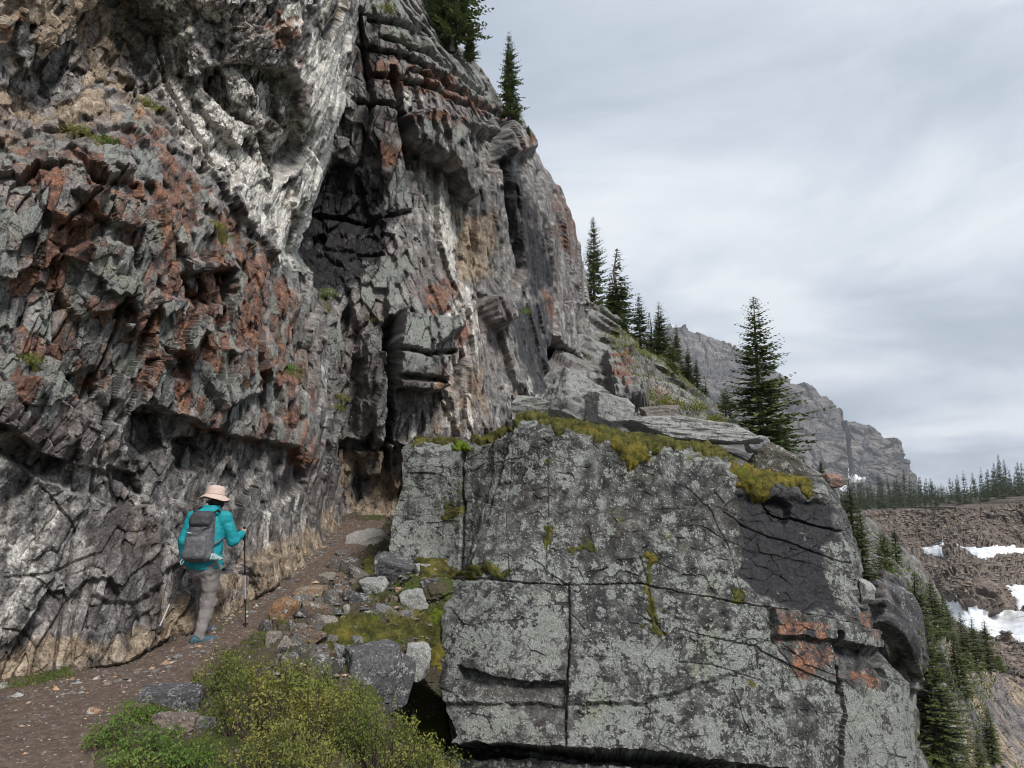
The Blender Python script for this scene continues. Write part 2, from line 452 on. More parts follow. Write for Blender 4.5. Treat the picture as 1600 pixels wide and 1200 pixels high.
def rock_material(name, k=1.0, bumpd=0.03, specks=0.5):
    m, t, b = newmat(name); g = G(t)
    at_ = t.nodes.new('ShaderNodeAttribute'); at_.attribute_name = 'col'
    lic, yel, mos, spk = g.attr('msk')
    n3 = g.noise(45 * k, 4, 0.72); n5 = g.noise(110 * k, 2, 0.6)
    col = g.mix(1.0, at_.outputs['Color'], g.ramp(n3, [(0.33, (0.42, 0.42, 0.43)), (0.5, (1, 1, 1)), (0.68, (1.65, 1.62, 1.58))]), 'MULTIPLY')
    fl = g.mr(g.math('ADD', lic, g.math('MULTIPLY', g.math('SUBTRACT', n3, 0.5), 0.9)), 0.90, 1.02)
    lc = g.ramp(n5, [(0.34, (0.085, 0.09, 0.084)), (0.48, (0.20, 0.21, 0.192)), (0.62, (0.40, 0.41, 0.38))])
    lc2 = g.ramp(n5, [(0.34, (0.09, 0.098, 0.068)), (0.50, (0.21, 0.225, 0.165)), (0.64, (0.38, 0.395, 0.30))])
    lc = g.mix(g.mr(yel, 0.66, 0.80, 0, 0.8), lc, lc2)
    col = g.mix(g.math('MULTIPLY', fl, 0.86), col, lc)
    vd = g.voro(21 * k)
    fs = g.math('MULTIPLY', g.mr(vd, 0.13, 0.2, 1, 0), g.mr(g.math('ADD', n3, g.math('MULTIPLY', spk, 0.3)), 0.62, 0.7))
    col = g.mix(g.math('MULTIPLY', fs, specks), col, (0.62, 0.64, 0.60))
    fm = g.mr(g.math('ADD', mos, g.math('MULTIPLY', g.math('SUBTRACT', n3, 0.5), 0.7)), 0.90, 1.04)
    col = g.mix(fm, col, g.ramp(n5, [(0.3, (0.02, 0.022, 0.008)), (0.5, (0.085, 0.085, 0.02)), (0.7, (0.19, 0.17, 0.035))]))
    t.links.new(col, b.inputs['Base Color'])
    g.link(g.mr(at_.outputs['Alpha'], 0, 1, 0.88, 0.55), b.inputs['Roughness'])
    g.bump(b, g.noise(24 * k, 4, 0.78), 1.0, bumpd)
    return m
# ================================================================== GEOLOGY
M_CLIFF = rock_material('cliff_rock', 1.0, 0.03, 0.45)
M_WALL = rock_material('rear_cliff_rock', 0.62, 0.05, 0.4)
M_BLOCK = rock_material('lichened_rock', 1.0, 0.022, 0.75)
M_SLOPE = rock_material('slope_rock', 0.5, 0.05, 0.3)

# ------------------------------------------------------------------ near cliff along the trail
near = Sheet(500, 640,
    [(-330, -400), (-330, 1200)],
    [(600, -400), (572, -60), (560, 0), (552, 90), (540, 160), (522, 230), (500, 300), (482, 350), (468, 392), (492, 430), (508, 500), (520, 600), (528, 700), (534, 780), (530, 900), (520, 1200)],
    -400, 1130,
    [(-330, -400, 5.6), (-100, -400, 6.6), (200, -400, 8.6), (450, -400, 11.5), (600, -400, 14),
     (-330, 0, 5.4), (0, 0, 7.4), (120, 60, 8.8), (230, 60, 9.8), (300, 20, 9.4), (420, 20, 10.2), (520, 20, 12.2), (555, 60, 14.5),
     (60, 160, 8.4), (200, 170, 8.9), (270, 190, 9.8), (390, 160, 10.6), (500, 180, 12.4), (525, 215, 14.2),
     (-330, 300, 5.0), (0, 300, 7.0), (120, 260, 7.6), (230, 260, 8.4), (330, 300, 9.8), (430, 300, 11.6), (485, 320, 13.6),
     (-330, 600, 5.2), (0, 500, 6.9), (120, 480, 7.6), (250, 480, 8.5), (350, 480, 9.8), (440, 480, 11.6), (500, 500, 14.2),
     (0, 640, 6.9), (120, 650, 7.7), (250, 640, 8.7), (350, 660, 9.7), (450, 690, 11.7), (520, 700, 15),
     (0, 760, 7.3), (120, 780, 8.0), (250, 800, 8.9), (360, 800, 10.4), (450, 790, 12.2), (525, 790, 16),
     (-330, 1000, 5.5), (0, 920, 7.3), (150, 920, 8.0), (280, 900, 8.9), (380, 880, 10.4), (470, 850, 12.8),
     (-330, 1130, 5.6), (0, 1060, 7.4), (210, 1030, 8.0), (340, 960, 9.7), (440, 900, 11.4), (530, 815, 16), (300, 1100, 8.6), (450, 1100, 10.4), (530, 1100, 12)], cam_bias=1.7, sk=((0, 0), (0.07, 0.37), (0.52, 0.76), (1, 1)), tk=((0, 0), (0.07, 0.25), (1, 1)))
edge = near.xr - near.px
near.dep = near.dep + 2.2 * np.clip(1 - edge / 34.0, 0, 1) ** 2 * (near.py < 420)
near.finish_base()
s = near
FA = frame((0.15, 0.42, 0.90), (1, 0.0, 0.1))
FA2 = frame((0.05, 0.25, 0.97), (1, 0.2, 0.1))
yy = s.y; xx = s.x
# how broken the rock is: smooth slabs low down and on the pale buttress, shattered in the middle band
smooth_low = sstep(660, 800, yy + 0.35 * (xx - 150) * (xx < 350)) 
butt = [(236, -80), (580, -80), (560, 0), (545, 140), (505, 290), (470, 420), (440, 430), (395, 350), (330, 270), (275, 195), (240, 110)]
inbutt = sstep(-12, 12, sdpoly(s.wx, s.wy, butt))
cols = sstep(0, 40, sdpoly(s.x, s.y, [(420, 430), (640, 400), (640, 900), (440, 900), (400, 640)]))
rough = 1.0 - 0.66 * smooth_low - 0.30 * inbutt
rough = np.clip(rough, 0.22, 1)
d2, r2, q2, e2, c2 = facets(s.P, FA2, (0.30, 0.115, 0.15), 13, 0.036, 0.085, 0.022, 0.07, centre=True)
sq = sstep(0.16, 0.46, s.cosv)
PC = s.P + (c2 - s.P) * (0.75 * rough * sq)[:, None]           # big blocks step along the small joints
d0, r0, q0, e0 = facets(PC, FA, (1.9, 0.62, 0.75), 11, 0.12, 0.24, 0.0)
d1, r1, q1, e1 = facets(PC, FA, (0.80, 0.27, 0.36), 12, 0.085, 0.16, 0.05, 0.06)
d3, r3, q3, e3 = facets(s.P, FA, (0.13, 0.055, 0.065), 14, 0.013, 0.026, 0.0, warp=0)
far_ = 0.15 + 0.85 * sq
s.disp += d0 * (0.25 + 0.75 * rough) + d1 * (0.1 + 0.9 * rough) + far_ * d2 * (0.12 + 0.88 * rough) + far_ * d3 * (0.15 + 0.85 * rough)
# pale buttress: fluted and pitted along the fold
PB = s.P @ frame((0.3, 0.35, 0.88), (1, -0.3, 0)).T
s.disp += inbutt * (0.08 * fbm(PB / np.array([1.6, 0.35, 0.35]), 21, 4) + 0.05 * fbm(PB / np.array([0.35, 0.07, 0.07]), 22, 3) - 0.10 * np.clip(perlin(PB / np.array([0.18, 0.09, 0.09]), 23) - 0.25, 0, 1))
s.disp += 0.008 * fbm(s.P / 0.2, 25, 3) + 0.006 * fbm(s.P / 0.05, 26, 2)
# lower slabs: long shallow flakes along the cleavage
PL = s.P @ frame((0.0, 0.5, 0.86), (1, 0, 0)).T
ds, rs_, qs_, es_ = facets(s.P, frame((0.0, 0.5, 0.86), (1, 0, 0)), (1.7, 0.30, 0.55), 33, 0.035, 0.05, 0.03, 0.05)
s.disp += smooth_low * (ds + 0.014 * fbm(PL / np.array([0.8, 0.07, 0.07]), 32, 3))
# traced forms
s.offset([(-330, 560), (0, 600), (38, 587), (67, 602), (112, 640), (152, 664), (131, 698), (105, 722), (60, 705), (0, 657), (-330, 600)], 0.34, 5)
s.ramp_offset([(-330, 600), (0, 657), (60, 704), (105, 722), (150, 730), (190, 750), (170, 790), (100, 765), (60, 745), (0, 705), (-330, 650)], -0.30, 4, 200)
s.ramp_offset([(196, 642), (240, 632), (300, 655), (350, 676), (420, 690), (470, 700), (480, 760), (430, 800), (330, 790), (250, 785), (190, 745)], -0.55, 4, 210)
s.ramp_offset([(205, 640), (262, 650), (268, 702), (235, 708), (205, 690)], -0.5, 5, 130)
s.ramp_offset([(288, 688), (318, 684), (334, 712), (325, 742), (295, 735), (282, 712)], -0.4, 5, 130)
s.ramp_offset([(165, 728), (225, 742), (232, 790), (180, 792)], -0.4, 5, 130)
s.offset([(100, 762), (180, 787), (262, 832), (288, 860), (280, 950), (262, 1000), (190, 1040), (0, 1075), (-330, 1100), (-330, 690), (0, 712), (60, 744)], 0.20, 7)
s.offset([(272, 930), (330, 905), (380, 880), (432, 872), (432, 915), (340, 975), (270, 1005)], 0.22, 8)
s.offset([(135, 880), (162, 866), (235, 870), (250, 910), (200, 950), (140, 935)], 0.10, 6)
s.offset([(311, 108), (380, 100), (461, 112), (472, 140), (475, 230), (464, 258), (440, 282), (418, 224), (398, 196), (350, 180), (325, 142)], -0.42, 4)
s.offset([(346, 104), (372, 106), (408, 150), (412, 200), (390, 190), (356, 150)], 0.40, 4)
s.offset([(378, 214), (420, 206), (436, 232), (444, 282), (430, 288), (402, 252)], -0.4, 6)
s.offset([(262, 60), (300, 40), (330, 100), (300, 130), (270, 110)], 0.22, 4)
s.offset([(300, 112), (326, 150), (352, 184), (396, 200), (372, 232), (330, 200), (296, 150)], 0.24, 4)
s.offset([(420, 108), (446, 106), (452, 150), (446, 200), (432, 180), (424, 140)], -0.3, 4)
s.offset([(440, 40), (480, 30), (500, 110), (480, 180), (462, 112)], 0.18, 5)
s.offset([(330, 262), (352, 250), (410, 340), (432, 410), (412, 400), (370, 330)], 0.2, 4)
s.offset([(455, 270), (480, 230), (500, 270), (470, 340), (452, 330)], 0.2, 4)
s.crack([(240, 60), (262, 130), (290, 190), (340, 262)], 3, 0.2)
s.crack([(500, 180), (470, 262), (440, 300)], 2.5, 0.25)
s.offset([(262, 205), (290, 200), (330, 260), (320, 275)], -0.2, 6)
s.offset([(60, 265), (120, 235), (160, 300), (140, 352), (90, 350), (62, 330)], 0.22, 7)
s.offset([(112, 310), (160, 298), (212, 318), (222, 352), (198, 362), (150, 340)], 0.26, 6)
s.offset([(90, 395), (150, 372), (200, 385), (215, 470), (120, 500), (85, 450)], 0.22, 8)
s.offset([(240, 462), (300, 470), (318, 530), (282, 572), (235, 560)], 0.25, 7)
s.offset([(330, 540), (390, 548), (408, 612), (352, 640), (322, 600)], 0.24, 7)
s.offset([(288, 408), (345, 412), (350, 455), (310, 462)], 0.22, 6)
s.offset([(108, 585), (150, 572), (168, 640), (150, 660)], -0.22, 6)
s.ramp_offset([(130, 262), (220, 285), (226, 318), (180, 305), (140, 290)], -0.35, 5, 80)
s.ramp_offset([(290, 430), (370, 420), (372, 470), (330, 478), (296, 460)], -0.45, 5, 90)
s.ramp_offset([(255, 545), (300, 555), (300, 592), (262, 590)], -0.35, 5, 80)
s.ramp_offset([(225, 170), (262, 155), (235, 100), (200, 60), (215, 110)], -0.3, 6, 200)
for ln, wd, dp in (([(0, 905), (70, 900), (140, 870), (165, 866)], 2.5, 0.05), ([(60, 760), (110, 830), (90, 1000), (85, 1050)], 2.5, 0.06),
                   ([(275, 975), (300, 900), (285, 860)], 3, 0.1), ([(330, 890), (380, 900), (395, 925)], 2.5, 0.08), ([(190, 560), (150, 720), (135, 790)], 3, 0.08),
                   ([(420, 740), (405, 860)], 3, 0.1), ([(460, 720), (440, 850), (445, 890)], 3.5, 0.12), ([(500, 640), (480, 800)], 4, 0.12), ([(90, 940), (40, 900)], 2, 0.04),
                   ([(90, 360), (195, 268)], 3, 0.12), ([(225, 380), (165, 560), (130, 640)], 3, 0.15), ([(250, 600), (225, 700)], 3, 0.1)):
    s.crack(ln, wd, dp)
# vertical joint columns towards the notch
dc, rc, qc, ec = facets(s.P, frame((0.05, 0.1, 1), (1, 0, 0)), (1.5, 0.5, 0.42), 17, 0.14, 0.16, 0.10, 0.06)
s.disp += 0.6 * cols * dc * (0.3 + 0.7 * sq)
# colour: masks follow the blocks
jit = (r1 - 0.5) * 0.9 + (r2 - 0.5) * 0.6
band = [(-400, 150), (60, 190), (130, 215), (200, 150), (262, 205), (330, 300), (400, 380), (470, 440), (505, 640), (470, 730), (330, 690), (240, 620), (160, 620), (60, 640), (-400, 640)]
s.mask(s.m1, 0, band, 0.45, 30)
for p in ([(186, 185), (236, 195), (232, 225), (200, 225)], [(60, 245), (118, 235), (128, 275), (80, 345), (58, 330)], [(60, 330), (108, 350), (90, 440), (45, 420)], [(140, 372), (195, 380), (180, 440), (135, 430)],
          [(308, 318), (345, 320), (335, 375), (305, 370)], [(225, 500), (262, 520), (245, 605), (215, 590)], [(430, 620), (490, 640), (500, 730), (460, 730)], [(280, 260), (330, 300), (310, 320)],
          [(415, 0), (462, 20), (468, 60), (440, 110), (420, 60)], [(300, 440), (360, 440), (350, 490), (300, 480)], [(0, 40), (30, 20), (20, 70), (0, 75)], [(20, 500), (100, 520), (110, 570), (40, 590)], [(35, 610), (62, 610), (48, 680), (28, 660)]):
    s.mask(s.m1, 0, p, 0.66, 12)
s.m1[:, 0] *= np.clip(0.95 + 1.3 * jit, 0.2, 1.35) * (1 - inbutt * 0.35)
s.mask(s.m1, 1, band, 0.40, 30)
for p in ([(-30, 320), (40, 330), (30, 430), (-30, 420)], [(105, 375), (155, 380), (150, 480), (105, 470)], [(148, 300), (205, 310), (200, 345), (150, 335)], [(240, 462), (318, 470), (316, 550), (240, 560)], [(328, 540), (400, 545), (405, 620), (335, 625)],
          [(270, 250), (330, 285), (300, 300)], [(0, 470), (30, 480), (25, 530), (0, 530)], [(60, 500), (90, 500), (85, 560), (55, 550)], [(130, 455), (180, 460), (170, 500), (130, 490)], [(440, 380), (490, 390), (490, 440), (450, 430)], [(0, 600), (110, 610), (60, 660), (0, 640)]):
    s.mask(s.m1, 1, p, 0.62, 12)
s.m1[:, 1] *= np.clip(0.95 - 1.5 * jit, 0.1, 1.3)
s.mask(s.m1, 1, [(430, 440), (560, 440), (560, 800), (480, 800)], 0.33, 30)
s.mask(s.m1, 3, butt, 0.52, 14)
s.mask(s.m1, 3, [(478, 60), (545, 60), (540, 160), (505, 290), (470, 420), (445, 420), (465, 280), (482, 180)], 0.72, 16)
s.mask(s.m1, 3, [(270, 190), (330, 180), (420, 250), (450, 330), (430, 420), (380, 330), (320, 260)], 0.70, 16)
s.m1[:, 3] *= 0.95 + 0.5 * (q1 - 0.5)
s.mask(s.m1, 3, [(-330, 680), (0, 700), (80, 745), (105, 800), (60, 960), (0, 1040), (-330, 1060)], 0.34, 30)
s.mask(s.m1, 3, [(300, 700), (400, 720), (480, 770), (500, 830), (430, 870), (385, 800), (300, 780)], 0.32, 24)
s.mask(s.m1, 3, [(262, 370), (300, 330), (300, 400), (240, 480), (200, 600), (170, 620), (215, 480)], 0.38, 16)
s.mask(s.m1, 3, [(470, 300), (500, 300), (500, 420), (470, 430)], 0.6, 12)
s.mask(s.m1, 3, [(180, 740), (245, 700), (235, 790), (190, 800)], 0.34, 12)
s.mask(s.m1, 3, [(110, 760), (290, 850), (270, 1000), (100, 1040)], 0.14, 30)
s.mask(s.m1, 2, [(290, 20), (430, 45), (448, 108), (380, 112), (330, 96), (300, 110)], 0.42, 14)
s.mask(s.m1, 2, [(190, 640), (470, 700), (470, 770), (190, 760)], 0.22, 20)  # slightly blackened across the recess below the overhang
s.mask(s.m1, 2, [(380, 300), (440, 330), (430, 370), (380, 345)], 0.4, 10)
s.mask(s.m2, 0, [(-400, -400), (250, -400), (232, 60), (265, 185), (205, 195), (120, 225), (0, 265), (-400, 250)], 0.35, 25)
s.m2[:, 0] *= np.clip(1 + 1.1 * (r1 - 0.5) + 0.6 * (r2 - 0.5), 0.3, 1.6)
s.mask(s.m2, 0, [(-330, 1010), (0, 1010), (190, 985), (330, 905), (430, 840), (540, 780), (560, 900), (440, 930), (340, 1000), (0, 1130), (-330, 1130)], 0.52, 22)
s.mask(s.m2, 0, [(235, 330), (300, 350), (295, 410), (240, 400)], 0.5, 14)
s.mask(s.m2, 0, butt, 0.22, 14)
s.m2[:, 2] = np.clip(0.5 + 0.55 * (q1 - 0.5) + 0.5 * (q2 - 0.5) + 0.25 * (q3 - 0.5) - 0.24 * smooth_low + 0.12 * cols * (rc - 0.5), 0, 1)
s.m2[:, 3] = 0.25 + 0.6 * cols
for p in ([(92, 200), (150, 200), (195, 232), (170, 240), (120, 218)], [(205, 148), (240, 145), (268, 180), (240, 178)], [(30, 550), (55, 552), (75, 580), (45, 582)], [(425, 568), (462, 566), (482, 585), (450, 592)], [(315, 345), (350, 345), (375, 375), (345, 380)]):
    s.mask(s.m2, 1, p, 0.55, 8)
s.soften(2, 0.12)
cliff_near = near.build('cliff', M_CLIFF, pk=dict(k=1.0, streak=(0.1, 0.5, 0.86), seed=500, warm=0.5, rocks=((0.055, 0.052, 0.053), (0.225, 0.21, 0.204), (0.49, 0.462, 0.435))), wrap_r=[(-0.5, 0.8, 0), (-1.2, 3, 0), (-2.5, 8, 0)], wrap_t=[(-1, 0.5, 0.6), (-4, 2, 1.5)])
tag(cliff_near, 'tall fractured cliff with orange and pale green lichen rising on the left of the trail', kind='structure')

# ------------------------------------------------------------------ rear cliff behind the block, up to the skyline
rear = Sheet(440, 520,
    [(380, -420), (400, 0), (400, 900)],
    [(520, -420), (560, -300), (620, -120), (662, -10), (690, 40), (728, 78), (752, 110), (772, 150), (788, 186), (806, 196), (822, 215), (838, 240), (858, 268), (876, 292), (893, 330), (906, 380), (916, 430), (930, 470), (938, 520), (944, 580), (960, 640), (965, 900)],
    -420, 900,
    [(400, -420, 18), (520, -420, 20), (400, 0, 17.5), (520, 40, 18), (560, 20, 17.6), (640, 0, 19.5), (690, 60, 21), (760, 140, 23.5), (800, 210, 25.5), (880, 320, 31), (915, 440, 37), (935, 560, 42),
     (400, 400, 17.5), (500, 250, 18.4), (530, 350, 19), (600, 150, 18.3), (640, 260, 18.8), (600, 400, 17.8), (700, 260, 20), (700, 420, 20), (780, 320, 23.5), (850, 420, 29), (800, 500, 23.5), (870, 560, 29),
     (500, 470, 16.2), (560, 480, 16.8), (620, 500, 17.2), (700, 520, 18.4), (500, 620, 16.2), (560, 620, 16.8), (630, 620, 17.4), (700, 640, 18.2), (800, 640, 21.5), (900, 640, 27), (960, 640, 38),
     (520, 780, 16.6), (570, 760, 17.3), (620, 760, 17.6), (520, 880, 16), (600, 880, 16.4), (800, 900, 20), (960, 900, 26)], cam_bias=1.7, sk=((0, 0), (0.09, 0.17), (0.45, 0.58), (1, 1)), tk=((0, 0), (0.06, 0.31), (0.93, 0.97), (1, 1)))
edge = rear.xr - rear.px
rear.dep = rear.dep + 5.0 * np.clip(1 - edge / 60.0, 0, 1) ** 2 * (rear.py < 470)
rear.finish_base()
s = rear
FB = frame((0.80, 0.50, -0.32), (0.3, 0.1, 1))
FBv = frame((0.0, 0.0, 1), (0.8, 0.5, 0))
upper = sstep(230, 120, s.y - 0.35 * (s.x - 640))
d2, r2, q2, e2, c2 = facets(s.P, frame((0.1, 0.05, 1), (0.8, 0.5, 0)), (0.62, 0.26, 0.34), 43, 0.045, 0.10, 0.03, 0.07, centre=True)
sq = sstep(0.16, 0.46, s.cosv)
PC = s.P + (c2 - s.P) * (0.7 * sq)[:, None]
d0, r0, q0, e0 = facets(PC, FBv, (4.2, 1.5, 1.8), 41, 0.22, 0.28, 0.0, warp=0.15)
d1, r1, q1, e1 = facets(PC, FBv, (2.3, 0.62, 0.8), 42, 0.15, 0.18, 0.09, 0.05)
d1b, r1b, q1b, e1b = facets(PC, FB, (1.9, 0.36, 0.9), 45, 0.15, 0.15, 0.10, 0.07)
d3, r3, q3, e3 = facets(s.P, FBv, (0.30, 0.12, 0.15), 44, 0.018, 0.035, warp=0)
fl_ = 0.5 + 0.5 * sq
s.disp += d0 + d1 * (1 - 0.6 * upper) * (0.4 + 0.6 * sq) + d1b * upper + (d2 + d3) * fl_
PV = s.P @ FBv.T
right_flutes = sstep(640, 760, s.x) * (1 - upper)
s.disp += right_flutes * (0.12 * fbm(PV / np.array([2.4, 0.35, 0.35]), 46, 4))
s.disp += 0.02 * fbm(s.P / 0.4, 47, 3)
s.offset([(628, 182), (660, 176), (714, 197), (722, 240), (733, 312), (718, 308), (700, 268), (690, 255), (634, 222)], 0.95, 6)
s.ramp_offset([(634, 224), (690, 258), (718, 310), (735, 330), (720, 420), (690, 380), (660, 300)], -0.5, 5, 260)
s.offset([(722, 200), (745, 196), (782, 206), (784, 262), (765, 268), (745, 250)], -0.9, 7)
s.offset([(470, 300), (520, 250), (556, 262), (570, 330), (600, 350), (590, 420), (520, 440), (470, 440)], -0.25, 9)
s.offset([(616, 494), (715, 508), (716, 560), (700, 596), (680, 614), (616, 602)], 0.85, 5)
s.ramp_offset([(616, 604), (682, 616), (700, 600), (710, 640), (690, 690), (616, 700)], -0.3, 4, 160)
s.crack([(620, 548), (660, 556), (705, 550)], 4, 0.5)
s.crack([(618, 585), (650, 590), (682, 596)], 5, 0.6)
s.offset([(602, 500), (614, 498), (613, 692), (602, 694)], -1.4, 4)
s.offset([(560, 560), (572, 560), (560, 680), (548, 680)], -0.6, 4)
s.offset([(540, 480), (550, 470), (566, 520), (556, 600), (545, 590)], -0.5, 5)
s.offset([(573, 520), (600, 500), (598, 660), (572, 680)], 0.35, 5)
s.offset([(860, 526), (892, 544), (920, 588), (926, 640), (860, 650)], -2.4, 6)
s.offset([(757, 470), (790, 462), (792, 500), (782, 512), (765, 500)], 0.9, 7)
s.offset([(666, 545), (690, 530), (712, 520), (730, 560), (720, 610), (690, 600)], -0.6, 7)
s.offset([(526, 690), (612, 690), (632, 730), (640, 900), (505, 900), (520, 780)], -0.6, 8)
s.offset([(562, 705), (600, 705), (600, 740), (575, 740)], 0.7, 5)
s.offset([(605, 690), (635, 690), (640, 760), (615, 760)], 0.6, 5)
s.offset([(790, 180), (822, 186), (832, 236), (800, 250), (782, 215)], 0.8, 6)
for k, (a, b) in enumerate((((560, 70), (700, 130)), ((600, 60), (760, 150)), ((570, 115), (730, 165)), ((640, 110), (790, 190)), ((560, 160), (640, 185)), ((580, 30), (680, 70)))):
    s.crack([a, ((a[0] + b[0]) / 2 + 5, (a[1] + b[1]) / 2 - 8), b], 4, 0.45)
    s.offset([a, ((a[0] + b[0]) / 2 + 5, (a[1] + b[1]) / 2 - 10), b, (b[0] + 3, b[1] - 22), ((a[0] + b[0]) / 2 + 5, (a[1] + b[1]) / 2 - 32), (a[0], a[1] - 18)], 0.14, 8)
for ln, wd, dp in (([(790, 250), (800, 330), (815, 420), (800, 470)], 6, 0.7), ([(840, 270), (850, 350), (870, 460), (868, 520)], 4, 0.4), ([(870, 300), (890, 400), (905, 520), (920, 600)], 4, 0.4),
                   ([(740, 300), (745, 420), (760, 520)], 4, 0.35), ([(480, 330), (560, 345), (640, 330)], 3, 0.3), ([(500, 380), (600, 395)], 3, 0.25), ([(560, 20), (580, 160), (560, 260)], 6, 0.6), ([(610, 110), (625, 180), (640, 260)], 6, 0.7)):
    s.crack(ln, wd, dp)
jit = (r1 - 0.5) * 0.7 + (r2 - 0.5) * 0.7
s.m1[:, 1] = 0.22
s.mask(s.m1, 1, [(560, -420), (640, -20), (700, 40), (770, 130), (830, 215), (790, 180), (700, 128), (600, 80), (555, 40)], 0.62, 18)
for p in ([(615, 495), (720, 510), (712, 560), (618, 590)], [(590, 225), (640, 270), (668, 335), (600, 325)], [(640, 190), (712, 205), (700, 250), (640, 220)], [(790, 180), (830, 195), (826, 225), (795, 215)]):
    s.mask(s.m1, 1, p, 0.58, 12)
s.mask(s.m1, 1, [(500, 430), (622, 430), (622, 700), (500, 700)], 0.36, 24)
s.mask(s.m1, 1, [(560, 400), (660, 390), (640, 480), (560, 470)], 0.48, 20)
s.m1[:, 1] *= np.clip(1.0 - 1.0 * jit, 0.2, 1.35)
for p, v in (([(560, 82), (640, 98), (740, 128), (795, 165), (795, 195), (700, 165), (600, 135), (560, 110)], 0.44), ([(625, 175), (718, 193), (712, 222), (640, 200)], 0.52), ([(590, 218), (628, 230), (622, 265), (594, 262)], 0.60),
             ([(655, 445), (722, 435), (722, 485), (670, 495)], 0.55), ([(846, 456), (874, 462), (872, 505), (855, 502)], 0.72), ([(870, 260), (910, 340), (905, 420), (860, 360)], 0.44), ([(560, 420), (600, 410), (600, 460), (560, 450)], 0.5),
             ([(800, 210), (826, 222), (822, 245), (800, 235)], 0.6), ([(700, 500), (740, 500), (735, 540), (700, 530)], 0.5), ([(650, 560), (760, 540), (760, 660), (660, 660)], 0.28)):
    s.mask(s.m1, 0, p, v, 10)
s.m1[:, 0] = np.maximum(s.m1[:, 0], 0.2) * np.clip(1 + 0.9 * jit, 0.3, 1.3)
for p, v in (([(468, 300), (520, 250), (570, 262), (625, 330), (600, 400), (640, 440), (560, 450), (500, 460), (466, 430)], 0.72), ([(778, 190), (800, 240), (832, 300), (852, 380), (872, 430), (838, 475), (808, 410), (790, 300)], 0.75),
             ([(785, 470), (858, 465), (866, 610), (835, 625), (800, 560)], 0.62), ([(548, 30), (600, 60), (612, 200), (600, 260), (560, 240), (540, 140)], 0.4), ([(620, 160), (640, 170), (640, 205), (620, 215)], 0.7),
             ([(730, 300), (790, 290), (780, 470), (740, 470)], 0.36), ([(850, 290), (900, 340), (925, 470), (935, 600), (900, 540), (870, 430)], 0.3), ([(640, 330), (690, 440), (680, 520), (640, 480)], 0.28)):
    s.mask(s.m1, 2, p, v, 16)
for p, v in (([(662, 262), (700, 295), (718, 360), (714, 440), (690, 425), (670, 350)], 0.72), ([(690, 420), (762, 470), (765, 560), (745, 665), (690, 675), (690, 560)], 0.42), ([(870, 320), (932, 450), (945, 600), (905, 560), (872, 450)], 0.36),
             ([(520, 60), (560, 40), (560, 200), (500, 290)], 0.4), ([(600, 640), (740, 620), (740, 690), (600, 690)], 0.3), ([(800, 540), (860, 560), (870, 640), (820, 640)], 0.4), ([(625, 130), (655, 140), (655, 172), (625, 165)], 0.5)):
    s.mask(s.m1, 3, p, v, 14)
for p, v in (([(700, 325), (772, 335), (765, 435), (715, 435)], 0.5), ([(520, 690), (640, 700), (640, 900), (500, 900)], 0.42), ([(640, 600), (760, 560), (770, 670), (640, 680)], 0.33), ([(860, 540), (925, 590), (925, 650), (860, 650)], 0.4)):
    s.mask(s.m2, 0, p, v, 16)
s.m2[:, 2] = np.clip(0.62 + 0.5 * (q1 - 0.5) + 0.4 * (q2 - 0.5) + 0.3 * (q3 - 0.5) - 0.3 * sstep(-10, 10, sdpoly(s.wx, s.wy, [(520, 690), (640, 690), (640, 900), (500, 900)])), 0, 1)
s.m2[:, 3] = 0.45
for p in ([(497, 440), (520, 470), (545, 492), (520, 490), (500, 470)], [(560, 490), (612, 492), (612, 500), (565, 500)], [(580, 2), (612, 12), (616, 30), (590, 22)], [(806, 482), (826, 486), (824, 498), (806, 494)], [(600, 320), (632, 345), (625, 350)]):
    s.mask(s.m2, 1, p, 0.5, 6)
s.soften(2, 0.12)
cliff_rear = rear.build('cliff', M_WALL, pk=dict(k=0.62, streak=(0, 0, 1), seed=600, warm=0.35, rocks=((0.045, 0.042, 0.043), (0.17, 0.16, 0.156), (0.39, 0.37, 0.35))), wrap_r=[(0.2, 2, 0), (-1.0, 6, 0.3), (-3, 14, 1), (-8, 30, 2)], wrap_t=[(-1, 2, 0.6), (-4, 10, 1.5)], wrap_l=[(-2, 1, 0)])
tag(cliff_rear, 'higher dark grey cliff with black water streaks behind the big block, conifers on its rim', kind='structure')

